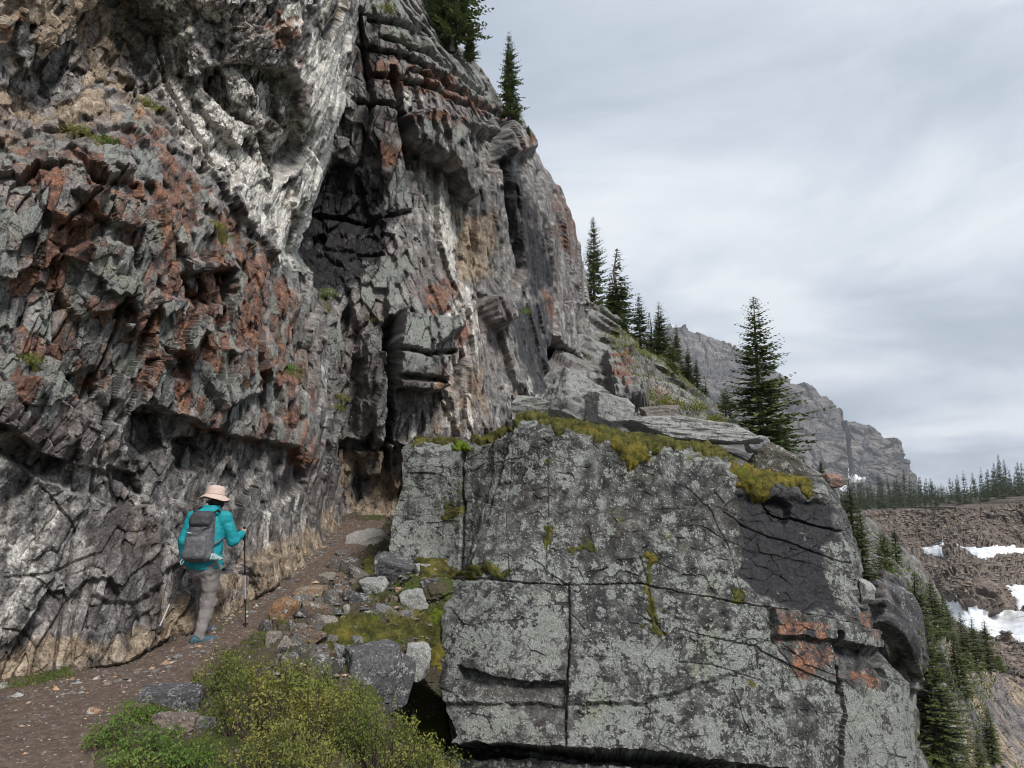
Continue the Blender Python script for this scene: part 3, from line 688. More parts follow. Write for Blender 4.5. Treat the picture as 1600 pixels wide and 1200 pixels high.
# ------------------------------------------------------------------ the big lichened block beside the trail
block = Sheet(560, 400,
    [(618, 600), (620, 690), (626, 760), (612, 800), (606, 850), (612, 880), (640, 940), (670, 960), (686, 1000), (668, 1060), (690, 1160), (690, 1420)],
    [(1300, 600), (1302, 748), (1318, 790), (1330, 830), (1344, 872), (1350, 930), (1362, 960), (1368, 1012), (1395, 1040), (1424, 1068), (1432, 1200), (1450, 1420)],
    600, 1400,
    [(600, 690, 11.8), (660, 690, 11.6), (715, 700, 11.4), (620, 850, 11.4), (700, 870, 11.0), (690, 680, 11.7), (800, 660, 10.7), (740, 880, 10.2), (900, 700, 10.5), (1000, 700, 10.5), (1140, 715, 10.4), (1300, 755, 10.6),
     (700, 950, 10.0), (720, 1050, 9.6), (700, 1160, 9.4), (900, 920, 9.8), (900, 1050, 9.5), (900, 1165, 9.2), (1100, 950, 9.7), (1100, 1100, 9.3), (1300, 950, 9.9), (1300, 1100, 9.5), (1420, 1100, 10.3), (1430, 1200, 10.2), (1250, 1200, 9.2),
     (700, 1400, 8.9), (1000, 1400, 8.6), (1440, 1400, 9.6)],
    top=[(618, 696), (630, 684), (642, 674), (722, 674), (748, 672), (775, 660), (800, 652), (830, 648), (880, 657), (930, 668), (990, 680), (1060, 690), (1120, 700), (1142, 716), (1170, 738), (1215, 748), (1260, 748), (1285, 742), (1302, 748)], tk=((0, 0), (0.92, 0.78), (1, 1)))
edge = block.xr - block.px
block.dep = block.dep + 1.2 * np.clip(1 - edge / 22.0, 0, 1) ** 2
block.dep = block.dep + 0.8 * np.clip(1 - block.T / 0.035, 0, 1) ** 2
block.finish_base()
s = block
FC = frame((1, 0.1, -0.12), (0.1, 0, 1))
d0, r0, q0, e0 = facets(s.P, FC, (2.2, 1.2, 1.5), 61, 0.012, 0.03, 0.0, warp=0.15)
d1, r1, q1, e1 = facets(s.P, FC, (0.9, 0.5, 0.6), 62, 0.007, 0.022, 0.0, warp=0.15)
d2, r2, q2, e2 = facets(s.P, FC, (0.25, 0.16, 0.2), 63, 0.006, 0.016)
s.disp += d0 + d1 + d2 + 0.04 * fbm(s.P / 1.1, 64, 4) + 0.012 * fbm(s.P / 0.10, 65, 3)
s.offset([(590, 660), (717, 660), (716, 760), (713, 900), (590, 900)], -0.12, 4)
s.offset([(717, 660), (770, 660), (806, 650), (738, 892), (712, 892)], -0.14, 4)
s.offset([(765, 690), (800, 655), (770, 770), (740, 890), (728, 890), (760, 760)], 0.08, 4)
s.crack([(716, 690), (714, 780), (711, 890)], 2.4, 0.225)
s.crack([(766, 694), (764, 740), (752, 810)], 1.5, 0.036)
s.crack([(855, 720), (856, 800), (852, 900)], 1.5, 0.023)
s.crack([(800, 700), (790, 800), (795, 900)], 1.5, 0.013)
s.crack([(690, 905), (760, 904), (830, 912), (890, 915), (1000, 912), (1060, 925), (1110, 934), (1160, 945), (1230, 953), (1300, 966), (1370, 985)], 1.7, 0.07)
s.offset([(690, 906), (830, 912), (1000, 912), (1160, 945), (1200, 952), (1180, 1040), (1000, 1100), (690, 1100)], 0.07, 6)
s.crack([(888, 912), (890, 1000), (886, 1060), (884, 1170)], 1.5, 0.08)
s.crack([(1000, 870), (1012, 912), (1018, 960), (1040, 1000)], 1.8, 0.027)
s.crack([(950, 780), (1000, 800), (1060, 795)], 1.5, 0.013)
s.crack([(890, 960), (912, 985)], 1.5, 0.018)
s.crack([(1130, 800), (1180, 830), (1240, 850), (1330, 880)], 1.5, 0.032)
s.crack([(1190, 780), (1215, 800), (1262, 815), (1318, 830)], 1.6, 0.090)
s.crack([(1070, 760), (1110, 800), (1140, 860), (1160, 940)], 1.5, 0.023)
s.crack([(1060, 1035), (1110, 1040), (1180, 1060)], 1.5, 0.023)
s.crack([(1306, 990), (1310, 1050), (1317, 1110), (1314, 1170), (1316, 1300)], 3.4, 1.8)
s.crack([(1250, 1060), (1262, 1100), (1258, 1200)], 1.5, 0.023)
s.crack([(1200, 955), (1206, 1000), (1250, 1060)], 1.5, 0.023)
s.crack([(1300, 966), (1304, 1000)], 1.5, 0.027)
s.crack([(1348, 930), (1352, 960)], 2.4, 0.135)
s.ramp_offset([(722, 1040), (770, 1056), (830, 1066), (884, 1066), (884, 1130), (850, 1130), (790, 1100), (724, 1090)], -0.24, 3, 100)
s.offset([(1205, 952), (1290, 964), (1367, 984), (1368, 1016), (1330, 1006), (1290, 1000), (1210, 996)], 0.13, 4)
s.ramp_offset([(1310, 1006), (1367, 1018), (1385, 1060), (1315, 1060)], -0.16, 4, 120)
s.offset([(1150, 775), (1300, 785), (1325, 870), (1335, 962), (1240, 950), (1195, 930), (1150, 900), (1160, 840)], -0.06, 8)
s.offset([(1195, 785), (1215, 775), (1240, 790), (1230, 815), (1205, 810)], -0.12, 5)
s.offset([(690, 1162), (800, 1164), (900, 1170), (1020, 1174), (1100, 1186), (1200, 1200), (1262, 1204), (1310, 1210), (1310, 1420), (690, 1420)], -1.1, 5)
s.offset([(690, 1182), (830, 1180), (900, 1186), (1000, 1190), (1150, 1215), (1150, 1420), (690, 1420)], 0.75, 6)
s.offset([(668, 1060), (692, 1100), (712, 1150), (690, 1170), (660, 1160), (650, 1060)], -0.5, 5)
s.m1[:, 1] = 0.36
s.mask(s.m1, 1, [(590, 660), (716, 660), (710, 890), (590, 890)], 0.48, 14)
s.mask(s.m1, 1, [(690, 920), (884, 920), (884, 1060), (690, 1040)], 0.48, 16)
s.mask(s.m1, 1, [(890, 960), (1060, 1000), (1100, 1180), (890, 1180)], 0.46, 30)
s.mask(s.m1, 1, [(720, 1080), (800, 1100), (850, 1130), (850, 1160), (720, 1150)], 0.54, 12)
s.mask(s.m1, 1, [(1310, 1070), (1440, 1060), (1440, 1250), (1310, 1250)], 0.54, 16)
s.mask(s.m1, 1, [(1110, 870), (1160, 880), (1165, 940), (1100, 935)], 0.50, 12)
s.mask(s.m1, 1, [(1290, 830), (1345, 860), (1345, 940), (1310, 900)], 0.50, 10)
s.mask(s.m1, 1, [(1060, 960), (1200, 980), (1240, 1060), (1240, 1200), (1060, 1180)], 0.44, 30)
cut = np.ones(len(s.P))
for p, v in (([(1150, 770), (1215, 760), (1300, 790), (1310, 840), (1285, 850), (1290, 900), (1325, 960), (1240, 950), (1195, 930), (1150, 900), (1165, 840)], 1.0), ([(740, 1066), (880, 1070), (880, 1140), (860, 1130), (790, 1095)], 0.85),
             ([(1205, 955), (1292, 965), (1290, 1000), (1300, 1060), (1250, 1060), (1210, 1000)], 0.7), ([(1312, 1008), (1375, 1020), (1370, 1075), (1312, 1060)], 0.9), ([(900, 720), (1140, 760), (1140, 900), (900, 860)], 0.16), ([(1330, 940), (1370, 960), (1370, 1010), (1330, 980)], 0.6)):
    cut *= 1 - v * sstep(-8, 8, sdpoly(s.wx, s.wy, p))
s.m1[:, 1] *= cut * np.clip(1 + 0.35 * (r1 - 0.5), 0.6, 1.3)
s.mask(s.m1, 2, [(1150, 775), (1215, 765), (1300, 790), (1308, 840), (1285, 850), (1292, 900), (1325, 958), (1240, 948), (1195, 930), (1155, 900), (1165, 840)], 1.1, 18)
s.mask(s.m1, 2, [(1100, 760), (1160, 790), (1160, 870), (1110, 850)], 0.3, 16)
s.mask(s.m1, 2, [(690, 1165), (1310, 1205), (1310, 1420), (690, 1420)], 0.45, 8)  # gap under the block: its shade painted into the colour as black
s.mask(s.m1, 2, [(1318, 1012), (1360, 1022), (1355, 1060), (1320, 1055)], 0.4, 6)  # blackened inside the small recess below the ledge
for p, v in (([(1203, 955), (1240, 958), (1275, 964), (1290, 985), (1270, 1000), (1210, 995)], 0.72), ([(1222, 1000), (1300, 1000), (1306, 1040), (1250, 1062), (1225, 1040)], 0.6), ([(1312, 1050), (1372, 1045), (1382, 1072), (1340, 1076), (1312, 1058)], 0.75),
             ([(1338, 930), (1368, 960), (1368, 1015), (1340, 985)], 0.66), ([(1195, 765), (1262, 770), (1250, 800), (1200, 790)], 0.5), ([(1110, 880), (1125, 880), (1122, 900), (1110, 900)], 0.6), ([(790, 1080), (870, 1080), (860, 1110), (800, 1100)], 0.36)):
    s.mask(s.m1, 0, p, v * 0.86, 20, 2.0)
s.m2[:, 2] = np.clip(0.46 + 0.25 * (q1 - 0.5) + 0.2 * (q0 - 0.5) + 0.18 * (q2 - 0.5), 0, 1)
s.m2[:, 2] -= 0.16 * sstep(-15, 15, sdpoly(s.wx, s.wy, [(900, 700), (1160, 740), (1160, 930), (960, 900)]))
s.m2[:, 3] = 0.5
for p, v in (([(846, 822), (866, 818), (868, 850), (850, 852)], 0.5), ([(886, 850), (925, 848), (925, 862), (888, 862)], 0.55), ([(1000, 862), (1030, 866), (1020, 900), (1030, 950), (1040, 1000), (1022, 990), (1005, 940), (1012, 900)], 0.5), ([(1140, 932), (1168, 930), (1166, 948), (1145, 948)], 0.52),
             ([(1000, 740), (1040, 735), (1060, 760), (1030, 770)], 0.34), ([(940, 770), (980, 800), (970, 860), (950, 840)], 0.36), ([(1040, 820), (1075, 850), (1070, 870), (1045, 850)], 0.40), ([(708, 690), (718, 690), (716, 890), (706, 890)], 0.42), ([(690, 780), (715, 785), (712, 812), (685, 808)], 0.5),
             ([(694, 880), (760, 880), (800, 892), (790, 900), (694, 900)], 0.48), ([(1166, 1060), (1182, 1060), (1180, 1075), (1168, 1074)], 0.5), ([(850, 712), (862, 710), (862, 728), (850, 730)], 0.5), ([(1060, 705), (1110, 708), (1100, 722), (1065, 720)], 0.42)):
    s.mask(s.m2, 1, p, v, 5)
rock_block = block.build('rock_block', M_BLOCK, pk=dict(k=1.0, streak=(0.15, 0, 1), seed=700, warm=0.15, ros=0.19, rocks=((0.02, 0.02, 0.021), (0.078, 0.079, 0.075), (0.20, 0.204, 0.194))), wrap_r=[(-0.05, 0.8, 0), (-0.2, 2.5, 0), (-0.6, 6, 0)], wrap_t=[(0, 0.5, 0.03), (0, 1.5, 0.05), (0, 4.5, 0.0)], wrap_l=[(0.05, 0.6, 0), (0.2, 3, 0)])
tag(rock_block, 'huge grey-green lichened rock block with a flat face beside the trail', 'rock')
# ------------------------------------------------------------------ ground by the trail
def soil_material(name, k, a, b_, c, peb, pebk=30, bumpd=0.02, grassy=0.0):
    m, t, b = newmat(name); g = G(t)
    n1 = g.noise(1.2 * k, 4, 0.6); n2 = g.noise(14 * k, 5, 0.7); n3 = g.noise(70 * k, 3, 0.6)
    col = g.ramp(g.math('ADD', g.math('MULTIPLY', n2, 0.6), g.math('MULTIPLY', n3, 0.4)), [(0.32, a), (0.5, b_), (0.7, c)])
    vd = g.voro(pebk * k); vc = g.voro(pebk * k, out='Color')
    sp = t.nodes.new('ShaderNodeSeparateColor'); t.links.new(vc, sp.inputs[0])
    f = g.math('MULTIPLY', g.mr(vd, 0.28, 0.36, 1, 0), g.mr(sp.outputs[0], 0.55, 0.6))
    col = g.mix(g.math('MULTIPLY', f, 0.8), col, g.ramp(sp.outputs[1], [(0.1, peb[0]), (0.6, peb[1]), (0.95, peb[2])]))
    if grassy:
        col = g.mix(g.mr(g.math('ADD', n1, g.math('MULTIPLY', n2, 0.4)), 0.72 - grassy * 0.3, 0.82 - grassy * 0.3), col, g.ramp(n3, [(0.3, (0.02, 0.03, 0.008)), (0.6, (0.075, 0.095, 0.02)), (0.8, (0.13, 0.14, 0.04))]))
    t.links.new(col, b.inputs['Base Color']); b.inputs['Roughness'].default_value = 0.95
    g.bump(b, g.noise(40 * k, 4, 0.7), 0.8, bumpd)
    return m
M_TRAIL = soil_material('trail_earth', 1.0, (0.05, 0.034, 0.026), (0.118, 0.082, 0.062), (0.21, 0.16, 0.125), ((0.10, 0.09, 0.085), (0.22, 0.19, 0.165), (0.42, 0.37, 0.31)), 34)
M_BANK = soil_material('bank_earth', 1.0, (0.03, 0.024, 0.016), (0.075, 0.06, 0.04), (0.14, 0.115, 0.08), ((0.09, 0.085, 0.08), (0.19, 0.18, 0.17), (0.34, 0.32, 0.3)), 16, 0.03, 0.12)
ground = Sheet(520, 420, [(-330, 780), (-330, 1500)], [(780, 780), (800, 1500)], 790, 1500,
    [(-330, 1060, 7.2), (-330, 1250, 4.5), (-330, 1500, 3.0), (0, 1500, 3.0), (400, 1500, 3.0), (800, 1500, 3.6), (-100, 1250, 4.5), (75, 1150, 5.6), (-60, 1150, 5.6), (0, 1060, 7.2), (210, 1030, 7.9), (310, 1008, 8.35), (345, 955, 9.8), (420, 920, 11.0),
     (480, 870, 13.2), (530, 818, 16.2), (560, 828, 15.8), (600, 818, 17), (500, 795, 18), (620, 795, 18.4), (-330, 800, 12), (0, 800, 14), (250, 800, 15), (150, 1200, 4.95), (250, 1090, 6.5), (330, 1030, 7.8), (415, 972, 9.2), (500, 900, 11.9), (570, 862, 13.8),
     (440, 1060, 7.5), (560, 1100, 7.6), (520, 960, 9.5), (620, 885, 11.3), (620, 900, 11.0), (650, 960, 9.9), (690, 890, 10.75), (700, 915, 10.2), (640, 1060, 8.6), (330, 1130, 6.0), (400, 1200, 5.3), (560, 1200, 6.0), (700, 1100, 10.0), (700, 1200, 9.6), (660, 1200, 8.2), (640, 1140, 8.9), (720, 1000, 10.4), (720, 880, 11.8), (780, 1200, 9.8)], cam_bias=0.0)
ground.finish_base(); s = ground
tr = [(-340, 1075), (0, 1062), (110, 1050), (215, 1030), (300, 985), (345, 952), (440, 898), (500, 845), (528, 812), (600, 812), (596, 842), (545, 868), (500, 905), (440, 958), (400, 985), (345, 1030), (290, 1068), (225, 1108), (165, 1150), (140, 1210), (160, 1500), (-340, 1500)]
intr = sstep(-10, 14, sdpoly(s.wx, s.wy, tr))
dg, rg, qg, eg = facets(s.P, frame((1, 0, 0), (0, 1, 0)), (0.22, 0.22, 0.22), 81, 0.03, 0.05)
s.disp += (1 - intr) * (dg + 0.10 * fbm(s.P / 0.5, 82, 4)) + 0.03 * fbm(s.P / 0.6, 83, 3) + 0.012 * fbm(s.P / 0.07, 84, 3)
s.offset([(640, 1040), (662, 1050), (690, 1110), (700, 1170), (650, 1165), (628, 1110)], -0.7, 6)
bank = ground.build('ground', M_BANK)
tag(bank, 'brown mossy bank falling away from the trail edge', kind='structure')
path, _, _, _ = ground.patch('path', tr, M_TRAIL, 0.012, 0.006, 0.08, 88, soft=8, lift=0.006)
tag(path, 'trodden brown dirt trail climbing to the notch', kind='structure')

# ------------------------------------------------------------------ ledge and slope behind the block
ledge = Sheet(300, 200, [(800, 400), (800, 900)], [(1312, 400), (1312, 900)], 400, 860,
    [(800, 660, 19), (860, 650, 21), (930, 480, 42), (970, 497, 44), (1010, 545, 40), (1068, 574, 42), (1107, 622, 38), (1130, 650, 33), (940, 560, 36), (1000, 600, 30), (1050, 630, 27), (930, 640, 24), (1000, 660, 20), (1100, 670, 18.5), (1160, 690, 17.5),
     (1250, 730, 18), (1310, 755, 20), (1360, 790, 24), (800, 860, 12.5), (1000, 860, 12), (1200, 860, 12), (1360, 860, 15), (1200, 760, 14), (1000, 720, 14), (850, 700, 15)],
    top=[(800, 640), (860, 560), (900, 490), (928, 478), (967, 494), (1000, 540), (1030, 556), (1068, 574), (1090, 600), (1107, 620), (1130, 646), (1165, 672), (1200, 690), (1240, 716), (1300, 752), (1312, 760)], cam_bias=2.5)
ledge.finish_base(); s = ledge
FD = frame((0.75, 0.45, -0.5), (0.2, 0.3, 1))
d1, r1, q1, e1 = facets(s.P, FD, (3.0, 0.7, 1.2), 101, 0.5, 0.5, 0.2, 0.06)
d2, r2, q2, e2 = facets(s.P, FD, (0.9, 0.22, 0.5), 102, 0.14, 0.16, 0.05, 0.08)
s.disp += (d1 + d2) * (0.2 + 0.8 * sstep(665, 640, s.y)) + 0.05 * fbm(s.P / 0.4, 103, 3)
s.offset([(945, 560), (985, 552), (1008, 580), (1012, 640), (960, 640)], 1.6, 5)
s.m1[:, 1] = 0.4 * (0.6 + 0.8 * r1)
s.mask(s.m1, 0, [(955, 565), (985, 560), (985, 630), (960, 620)], 0.66, 6)
s.mask(s.m1, 0, [(1010, 590), (1060, 610), (1060, 640), (1010, 640)], 0.42, 12)
s.m2[:, 2] = np.clip(0.5 + 0.5 * (q1 - 0.5) + 0.4 * (q2 - 0.5), 0, 1)
s.m2[:, 1] = 0.18 + 0.3 * np.clip(fbm(s.P / 2.5, 105, 3) + 0.1, 0, 1)
for p, v in (([(1000, 630), (1060, 640), (1140, 655), (1120, 665), (1000, 655)], 0.5), ([(935, 520), (975, 500), (1070, 570), (1120, 640), (1080, 620), (1020, 570), (960, 560)], 0.5)):
    s.mask(s.m2, 1, p, v, 12)
s.blur(2)
lo = ledge.build('rock_slope', M_SLOPE, pk=dict(k=0.5, streak=(0.8, 0.4, -0.45), seed=800), wrap_t=[(0, 1.5, 0.05), (0.5, 6, -0.6), (1, 30, -4)])
tag(lo, 'bedded rocky slope with grass climbing behind the block', kind='structure')

# ------------------------------------------------------------------ steep slope falling away right of the block
M_SCREE = soil_material('scree', 0.16, (0.05, 0.042, 0.036), (0.13, 0.112, 0.096), (0.25, 0.22, 0.19), ((0.09, 0.08, 0.075), (0.2, 0.18, 0.165), (0.36, 0.33, 0.3)), 22, 0.12, 0.18)
fall = Sheet(260, 300, [(1270, 700), (1270, 1500)], [(1760, 700), (1760, 1500)], 700, 1460,
    [(1320, 780, 24), (1330, 850, 19), (1372, 905, 15), (1430, 1000, 15), (1432, 1080, 14.6), (1440, 1200, 14.2), (1300, 1000, 15), (1300, 1200, 14), (1355, 808, 36), (1400, 848, 36), (1440, 886, 36), (1480, 960, 33), (1470, 1050, 22), (1500, 1150, 20), (1560, 1050, 38), (1600, 1085, 42), (1600, 1200, 27), (1660, 1110, 46), (1660, 1400, 20), (1300, 1400, 13), (1270, 800, 30), (1760, 1150, 50), (1760, 1460, 22)],
    top=[(1270, 792), (1320, 792), (1355, 806), (1400, 842), (1440, 880), (1468, 926), (1490, 985), (1540, 1036), (1600, 1076), (1660, 1108), (1760, 1150)], cam_bias=2.5)
fall.finish_base(); s = fall
d1, r1, q1, e1 = facets(s.P, FD, (2.6, 0.8, 1.1), 111, 0.28, 0.4, 0.12, 0.06)
d2, r2, q2, e2 = facets(s.P, FD, (0.7, 0.25, 0.4), 112, 0.09, 0.12, 0.04, 0.08)
rk = np.clip(0.35 + 1.1 * fbm(s.P / 5.0, 113, 3) + 0.9 * sstep(1500, 1420, s.x + 0.25 * (1000 - s.y)), 0, 1)
s.disp += rk * (d1 + d2) + (1 - rk) * d2 * 0.5 + 0.05 * fbm(s.P / 0.4, 114, 3)
s.offset([(1362, 905), (1400, 905), (1425, 990), (1432, 1080), (1420, 1080), (1365, 1000)], 0.5, 5)
s.m1[:, 1] = 0.30 * rk * (0.5 + r1); s.m1[:, 2] = 0
s.mask(s.m1, 2, [(1362, 905), (1400, 905), (1428, 990), (1440, 1080), (1400, 1050), (1365, 1000)], 0.5, 10)
s.mask(s.m1, 3, [(1370, 980), (1400, 990), (1400, 1080), (1370, 1060)], 0.35, 10)
s.m2[:, 0] = np.clip(0.62 - 0.75 * rk, 0, 1)
s.m2[:, 1] = 0.15 + 0.35 * np.clip(fbm(s.P / 3.0, 115, 3) + 0.15, 0, 1)
s.m2[:, 2] = np.clip(0.45 + 0.5 * (q1 - 0.5) + 0.4 * (q2 - 0.5), 0, 1)
s.blur(2)
fo = fall.build('hillside', M_SLOPE, pk=dict(k=0.5, streak=(0.8, 0.4, -0.45), seed=850), wrap_t=[(0.5, 2, -0.5), (3, 10, -6), (6, 20, -14)])
tag(fo, 'steep rocky hillside with stunted conifers dropping off beyond the block', kind='structure')

# ------------------------------------------------------------------ far basin of rubble with snow, plateau lip
M_TALUS = soil_material('talus', 0.035, (0.055, 0.043, 0.035), (0.145, 0.115, 0.095), (0.27, 0.225, 0.19), ((0.08, 0.066, 0.057), (0.20, 0.165, 0.14), (0.36, 0.31, 0.27)), 30, 0.5)
basin = Sheet(340, 260, [(1180, 700), (1180, 1500)], [(1900, 700), (1900, 1500)], 700, 1400,
    [(1180, 805, 310), (1360, 799, 310), (1480, 797, 300), (1600, 785, 290), (1900, 765, 270), (1450, 858, 285), (1600, 862, 270), (1900, 870, 250), (1380, 850, 290), (1480, 900, 235), (1600, 900, 215), (1450, 960, 200), (1540, 945, 185), (1600, 1000, 160), (1500, 1000, 165), (1600, 1100, 115), (1450, 1100, 120), (1600, 1250, 80), (1300, 1000, 190), (1180, 1100, 150), (1180, 1400, 60), (1900, 1400, 55), (1900, 1100, 110), (1540, 925, 192), (1560, 960, 190)],
    top=[(1180, 808), (1290, 803), (1360, 799), (1420, 798), (1480, 797), (1550, 790), (1600, 785), (1700, 777), (1900, 765)], cam_bias=1.2)
basin.finish_base(); s = basin
d1, r1, q1, e1 = facets(s.P, frame((1, 0, 0), (0, 0.7, 0.7)), (14, 9, 9), 121, 1.1, 1.8, 0.3, 0.06)
d2, r2, q2, e2 = facets(s.P, frame((1, 0, 0), (0, 0.7, 0.7)), (2.2, 3.0, 3.0), 122, 0.55, 0.9)
d3, r3, q3, e3 = facets(s.P, frame((1, 0, 0), (0, 0.7, 0.7)), (0.9, 1.3, 1.3), 123, 0.28, 0.4)
s.disp += d1 + d2 + d3
s.offset([(1470, 895), (1545, 905), (1580, 940), (1560, 958), (1480, 955)], 5.0, 8)
s.offset([(1370, 858), (1480, 862), (1480, 880), (1380, 880)], -2.0, 8)
SNOW = (('narrow snow strip under the plateau lip at the right edge', [(1496, 854), (1530, 853), (1560, 851), (1600, 855), (1700, 850), (1700, 868), (1600, 863), (1560, 866), (1552, 873), (1530, 870), (1512, 860)]),
               ('small snow patch left of the long strip under the plateau lip', [(1440, 852), (1466, 852), (1472, 858), (1462, 869), (1448, 866)]),
               ('tiny snow dab above the small snow patch', [(1466, 847), (1476, 846), (1474, 852), (1467, 853)]),
               ('broad snowfield in front of the low rubble mound', [(1478, 945), (1492, 946), (1510, 958), (1530, 954), (1545, 961), (1585, 955), (1620, 955), (1680, 960), (1680, 1010), (1600, 1003), (1570, 992), (1556, 1004), (1530, 990), (1500, 972), (1482, 960)]),
               ('snow tongue rising past the right side of the rubble mound', [(1560, 910), (1600, 912), (1680, 910), (1680, 935), (1605, 940), (1590, 955), (1586, 935), (1570, 925)]),
               ('snow patch at the lower right corner of the basin', [(1572, 1185), (1590, 1192), (1610, 1200), (1610, 1230), (1580, 1215)]),
               ('thin snow streak beside the spire tree behind the block', [(1348, 838), (1356, 838), (1375, 850), (1362, 849)]))
for lab, p in SNOW:   # snow lies in smooth hollows
    s.disp *= 1 - 0.9 * sstep(-6, 6, sdpoly(s.x, s.y, p))
    s.disp -= 0.5 * sstep(-6, 6, sdpoly(s.x, s.y, p))
basin_o = basin.build('basin', M_TALUS, wrap_t=[(0, 20, 0.2), (0, 150, 0.5), (0, 900, 2), (0, 2500, 4)])
tag(basin_o, 'brown rubble basin below the treed plateau', kind='structure')
m, t, b = newmat('snow'); g = G(t)
t.links.new(g.ramp(g.noise(0.35, 6, 0.7), [(0.33, (0.34, 0.29, 0.25)), (0.42, (0.62, 0.63, 0.65)), (0.6, (0.80, 0.82, 0.84))]), b.inputs['Base Color'])
b.inputs['Roughness'].default_value = 0.7; g.bump(b, g.noise(0.8, 4, 0.6), 0.4, 0.2); M_SNOW = m
for lab, p in SNOW:
    o = basin.patch('snow_patch', p, M_SNOW, 0.4, 0.3, 5.0, 131, soft=5, lift=0.15, keep=0.3, ragged=0.8)
    if o: tag(o[0], lab, kind='structure')

# ------------------------------------------------------------------ mountain
m, t, b = newmat('mountain_rock'); g = G(t)
bands = g.noise(0.010, 6, 0.65, stretch=(0.12, 0.12, 1.6)); vert = g.noise(0.012, 6, 0.7, stretch=(1, 1, 0.25)); nn = g.noise(0.05, 5, 0.7)
v = g.math('ADD', g.math('ADD', g.math('MULTIPLY', bands, 0.4), g.math('MULTIPLY', vert, 0.3)), g.math('MULTIPLY', nn, 0.3))
col = g.ramp(v, [(0.38, (0.045, 0.043, 0.046)), (0.47, (0.115, 0.106, 0.104)), (0.54, (0.19, 0.17, 0.155)), (0.63, (0.31, 0.27, 0.225))])
t.links.new(col, b.inputs['Base Color']); b.inputs['Roughness'].default_value = 0.95
g.bump(b, g.noise(0.06, 5, 0.75), 1.0, 9.0); M_MTN = m
mtn = Sheet(340, 240, [(900, 400), (900, 900)], [(1446, 400), (1434, 755), (1452, 800), (1470, 900)], 400, 840,
    [(900, 640, 2700), (1045, 508, 2900), (1150, 546, 2800), (1300, 630, 2550), (1410, 690, 2350), (1434, 755, 2400), (1100, 650, 2450), (1250, 700, 2300), (1380, 760, 2200), (1440, 820, 2150), (900, 840, 2200), (1200, 840, 2100)],
    top=[(900, 640), (985, 560), (1030, 520), (1045, 508), (1062, 510), (1100, 524), (1150, 545), (1208, 580), (1222, 592), (1250, 598), (1290, 617), (1308, 638), (1322, 656), (1345, 660), (1370, 671), (1405, 691), (1418, 716), (1434, 755)], cam_bias=0.2)
mtn.finish_base(); s = mtn
FM = frame((0.97, -0.2, -0.10), (0.1, 0, 1))
d1, r1, q1, e1 = facets(s.P, FM, (220, 38, 140), 141, 7, 8, 4, 0.04)
d2, r2, q2, e2 = facets(s.P, FM, (70, 14, 40), 142, 4, 4, 3, 0.08)
d3, r3, q3, e3 = facets(s.P, frame((0, 0, 1), (1, 0, 0)), (190, 45, 60), 143, 9, 13, 7, 0.06)
s.disp += d1 + d2 + d3 + 14 * fbm(s.P / np.array([90, 90, 45]), 144, 4)
s.crack([(1318, 650), (1326, 690), (1332, 740), (1330, 790)], 3.5, 60)
s.offset([(1040, 540), (1120, 560), (1210, 600), (1270, 640), (1210, 640), (1120, 600), (1050, 575)], -60, 14)
mo = mtn.build('mountain', M_MTN, wrap_t=[(0, 200, 10), (0, 900, -200)], wrap_r=[(-20, 300, 0), (-200, 1500, 0)])
tag(mo, 'grey layered cliff mountain fading in the distance', kind='structure')
for lab, p in (('thin snow gully line at the foot of the mountain cleft', [(1326, 727), (1334, 728), (1336, 742), (1350, 748), (1350, 754), (1336, 750), (1328, 742)]), ('snow dab on the far summit shoulder', [(1046, 508), (1056, 509), (1050, 513)]), ('small snow bank where mountain meets trees', [(1314, 753), (1324, 758), (1323, 764), (1312, 762)])):
    o = mtn.patch('snow_patch', p, M_SNOW, 2, 1, 20, 132, soft=2, lift=9, keep=14, ragged=0.3)
    if o: tag(o[0], lab, kind='structure')

# ------------------------------------------------------------------ valley floor to the horizon
gx = np.linspace(-9000, 9000, 61); gy = np.linspace(-9000, 9000, 61)
X, Y = np.meshgrid(gx, gy)
Z = -75 + 12 * fbm(np.stack([X / 900, Y / 900, X * 0], -1).reshape(-1, 3), 151, 3).reshape(X.shape)
i = np.arange(61 * 61).reshape(61, 61)
M_VALLEY = soil_material('valley', 0.01, (0.03, 0.04, 0.02), (0.06, 0.07, 0.04), (0.12, 0.11, 0.08), ((0.1, 0.1, 0.09), (0.15, 0.14, 0.12), (0.2, 0.18, 0.16)), 20, 1.0)
vo = mesh_np('valley_floor', np.stack([X, Y, Z], -1).reshape(-1, 3), np.stack([i[:-1, :-1].ravel(), i[:-1, 1:].ravel(), i[1:, 1:].ravel(), i[1:, :-1].ravel()], -1), M_VALLEY, None, True)
tag(vo, 'valley floor reaching the horizon', kind='structure')
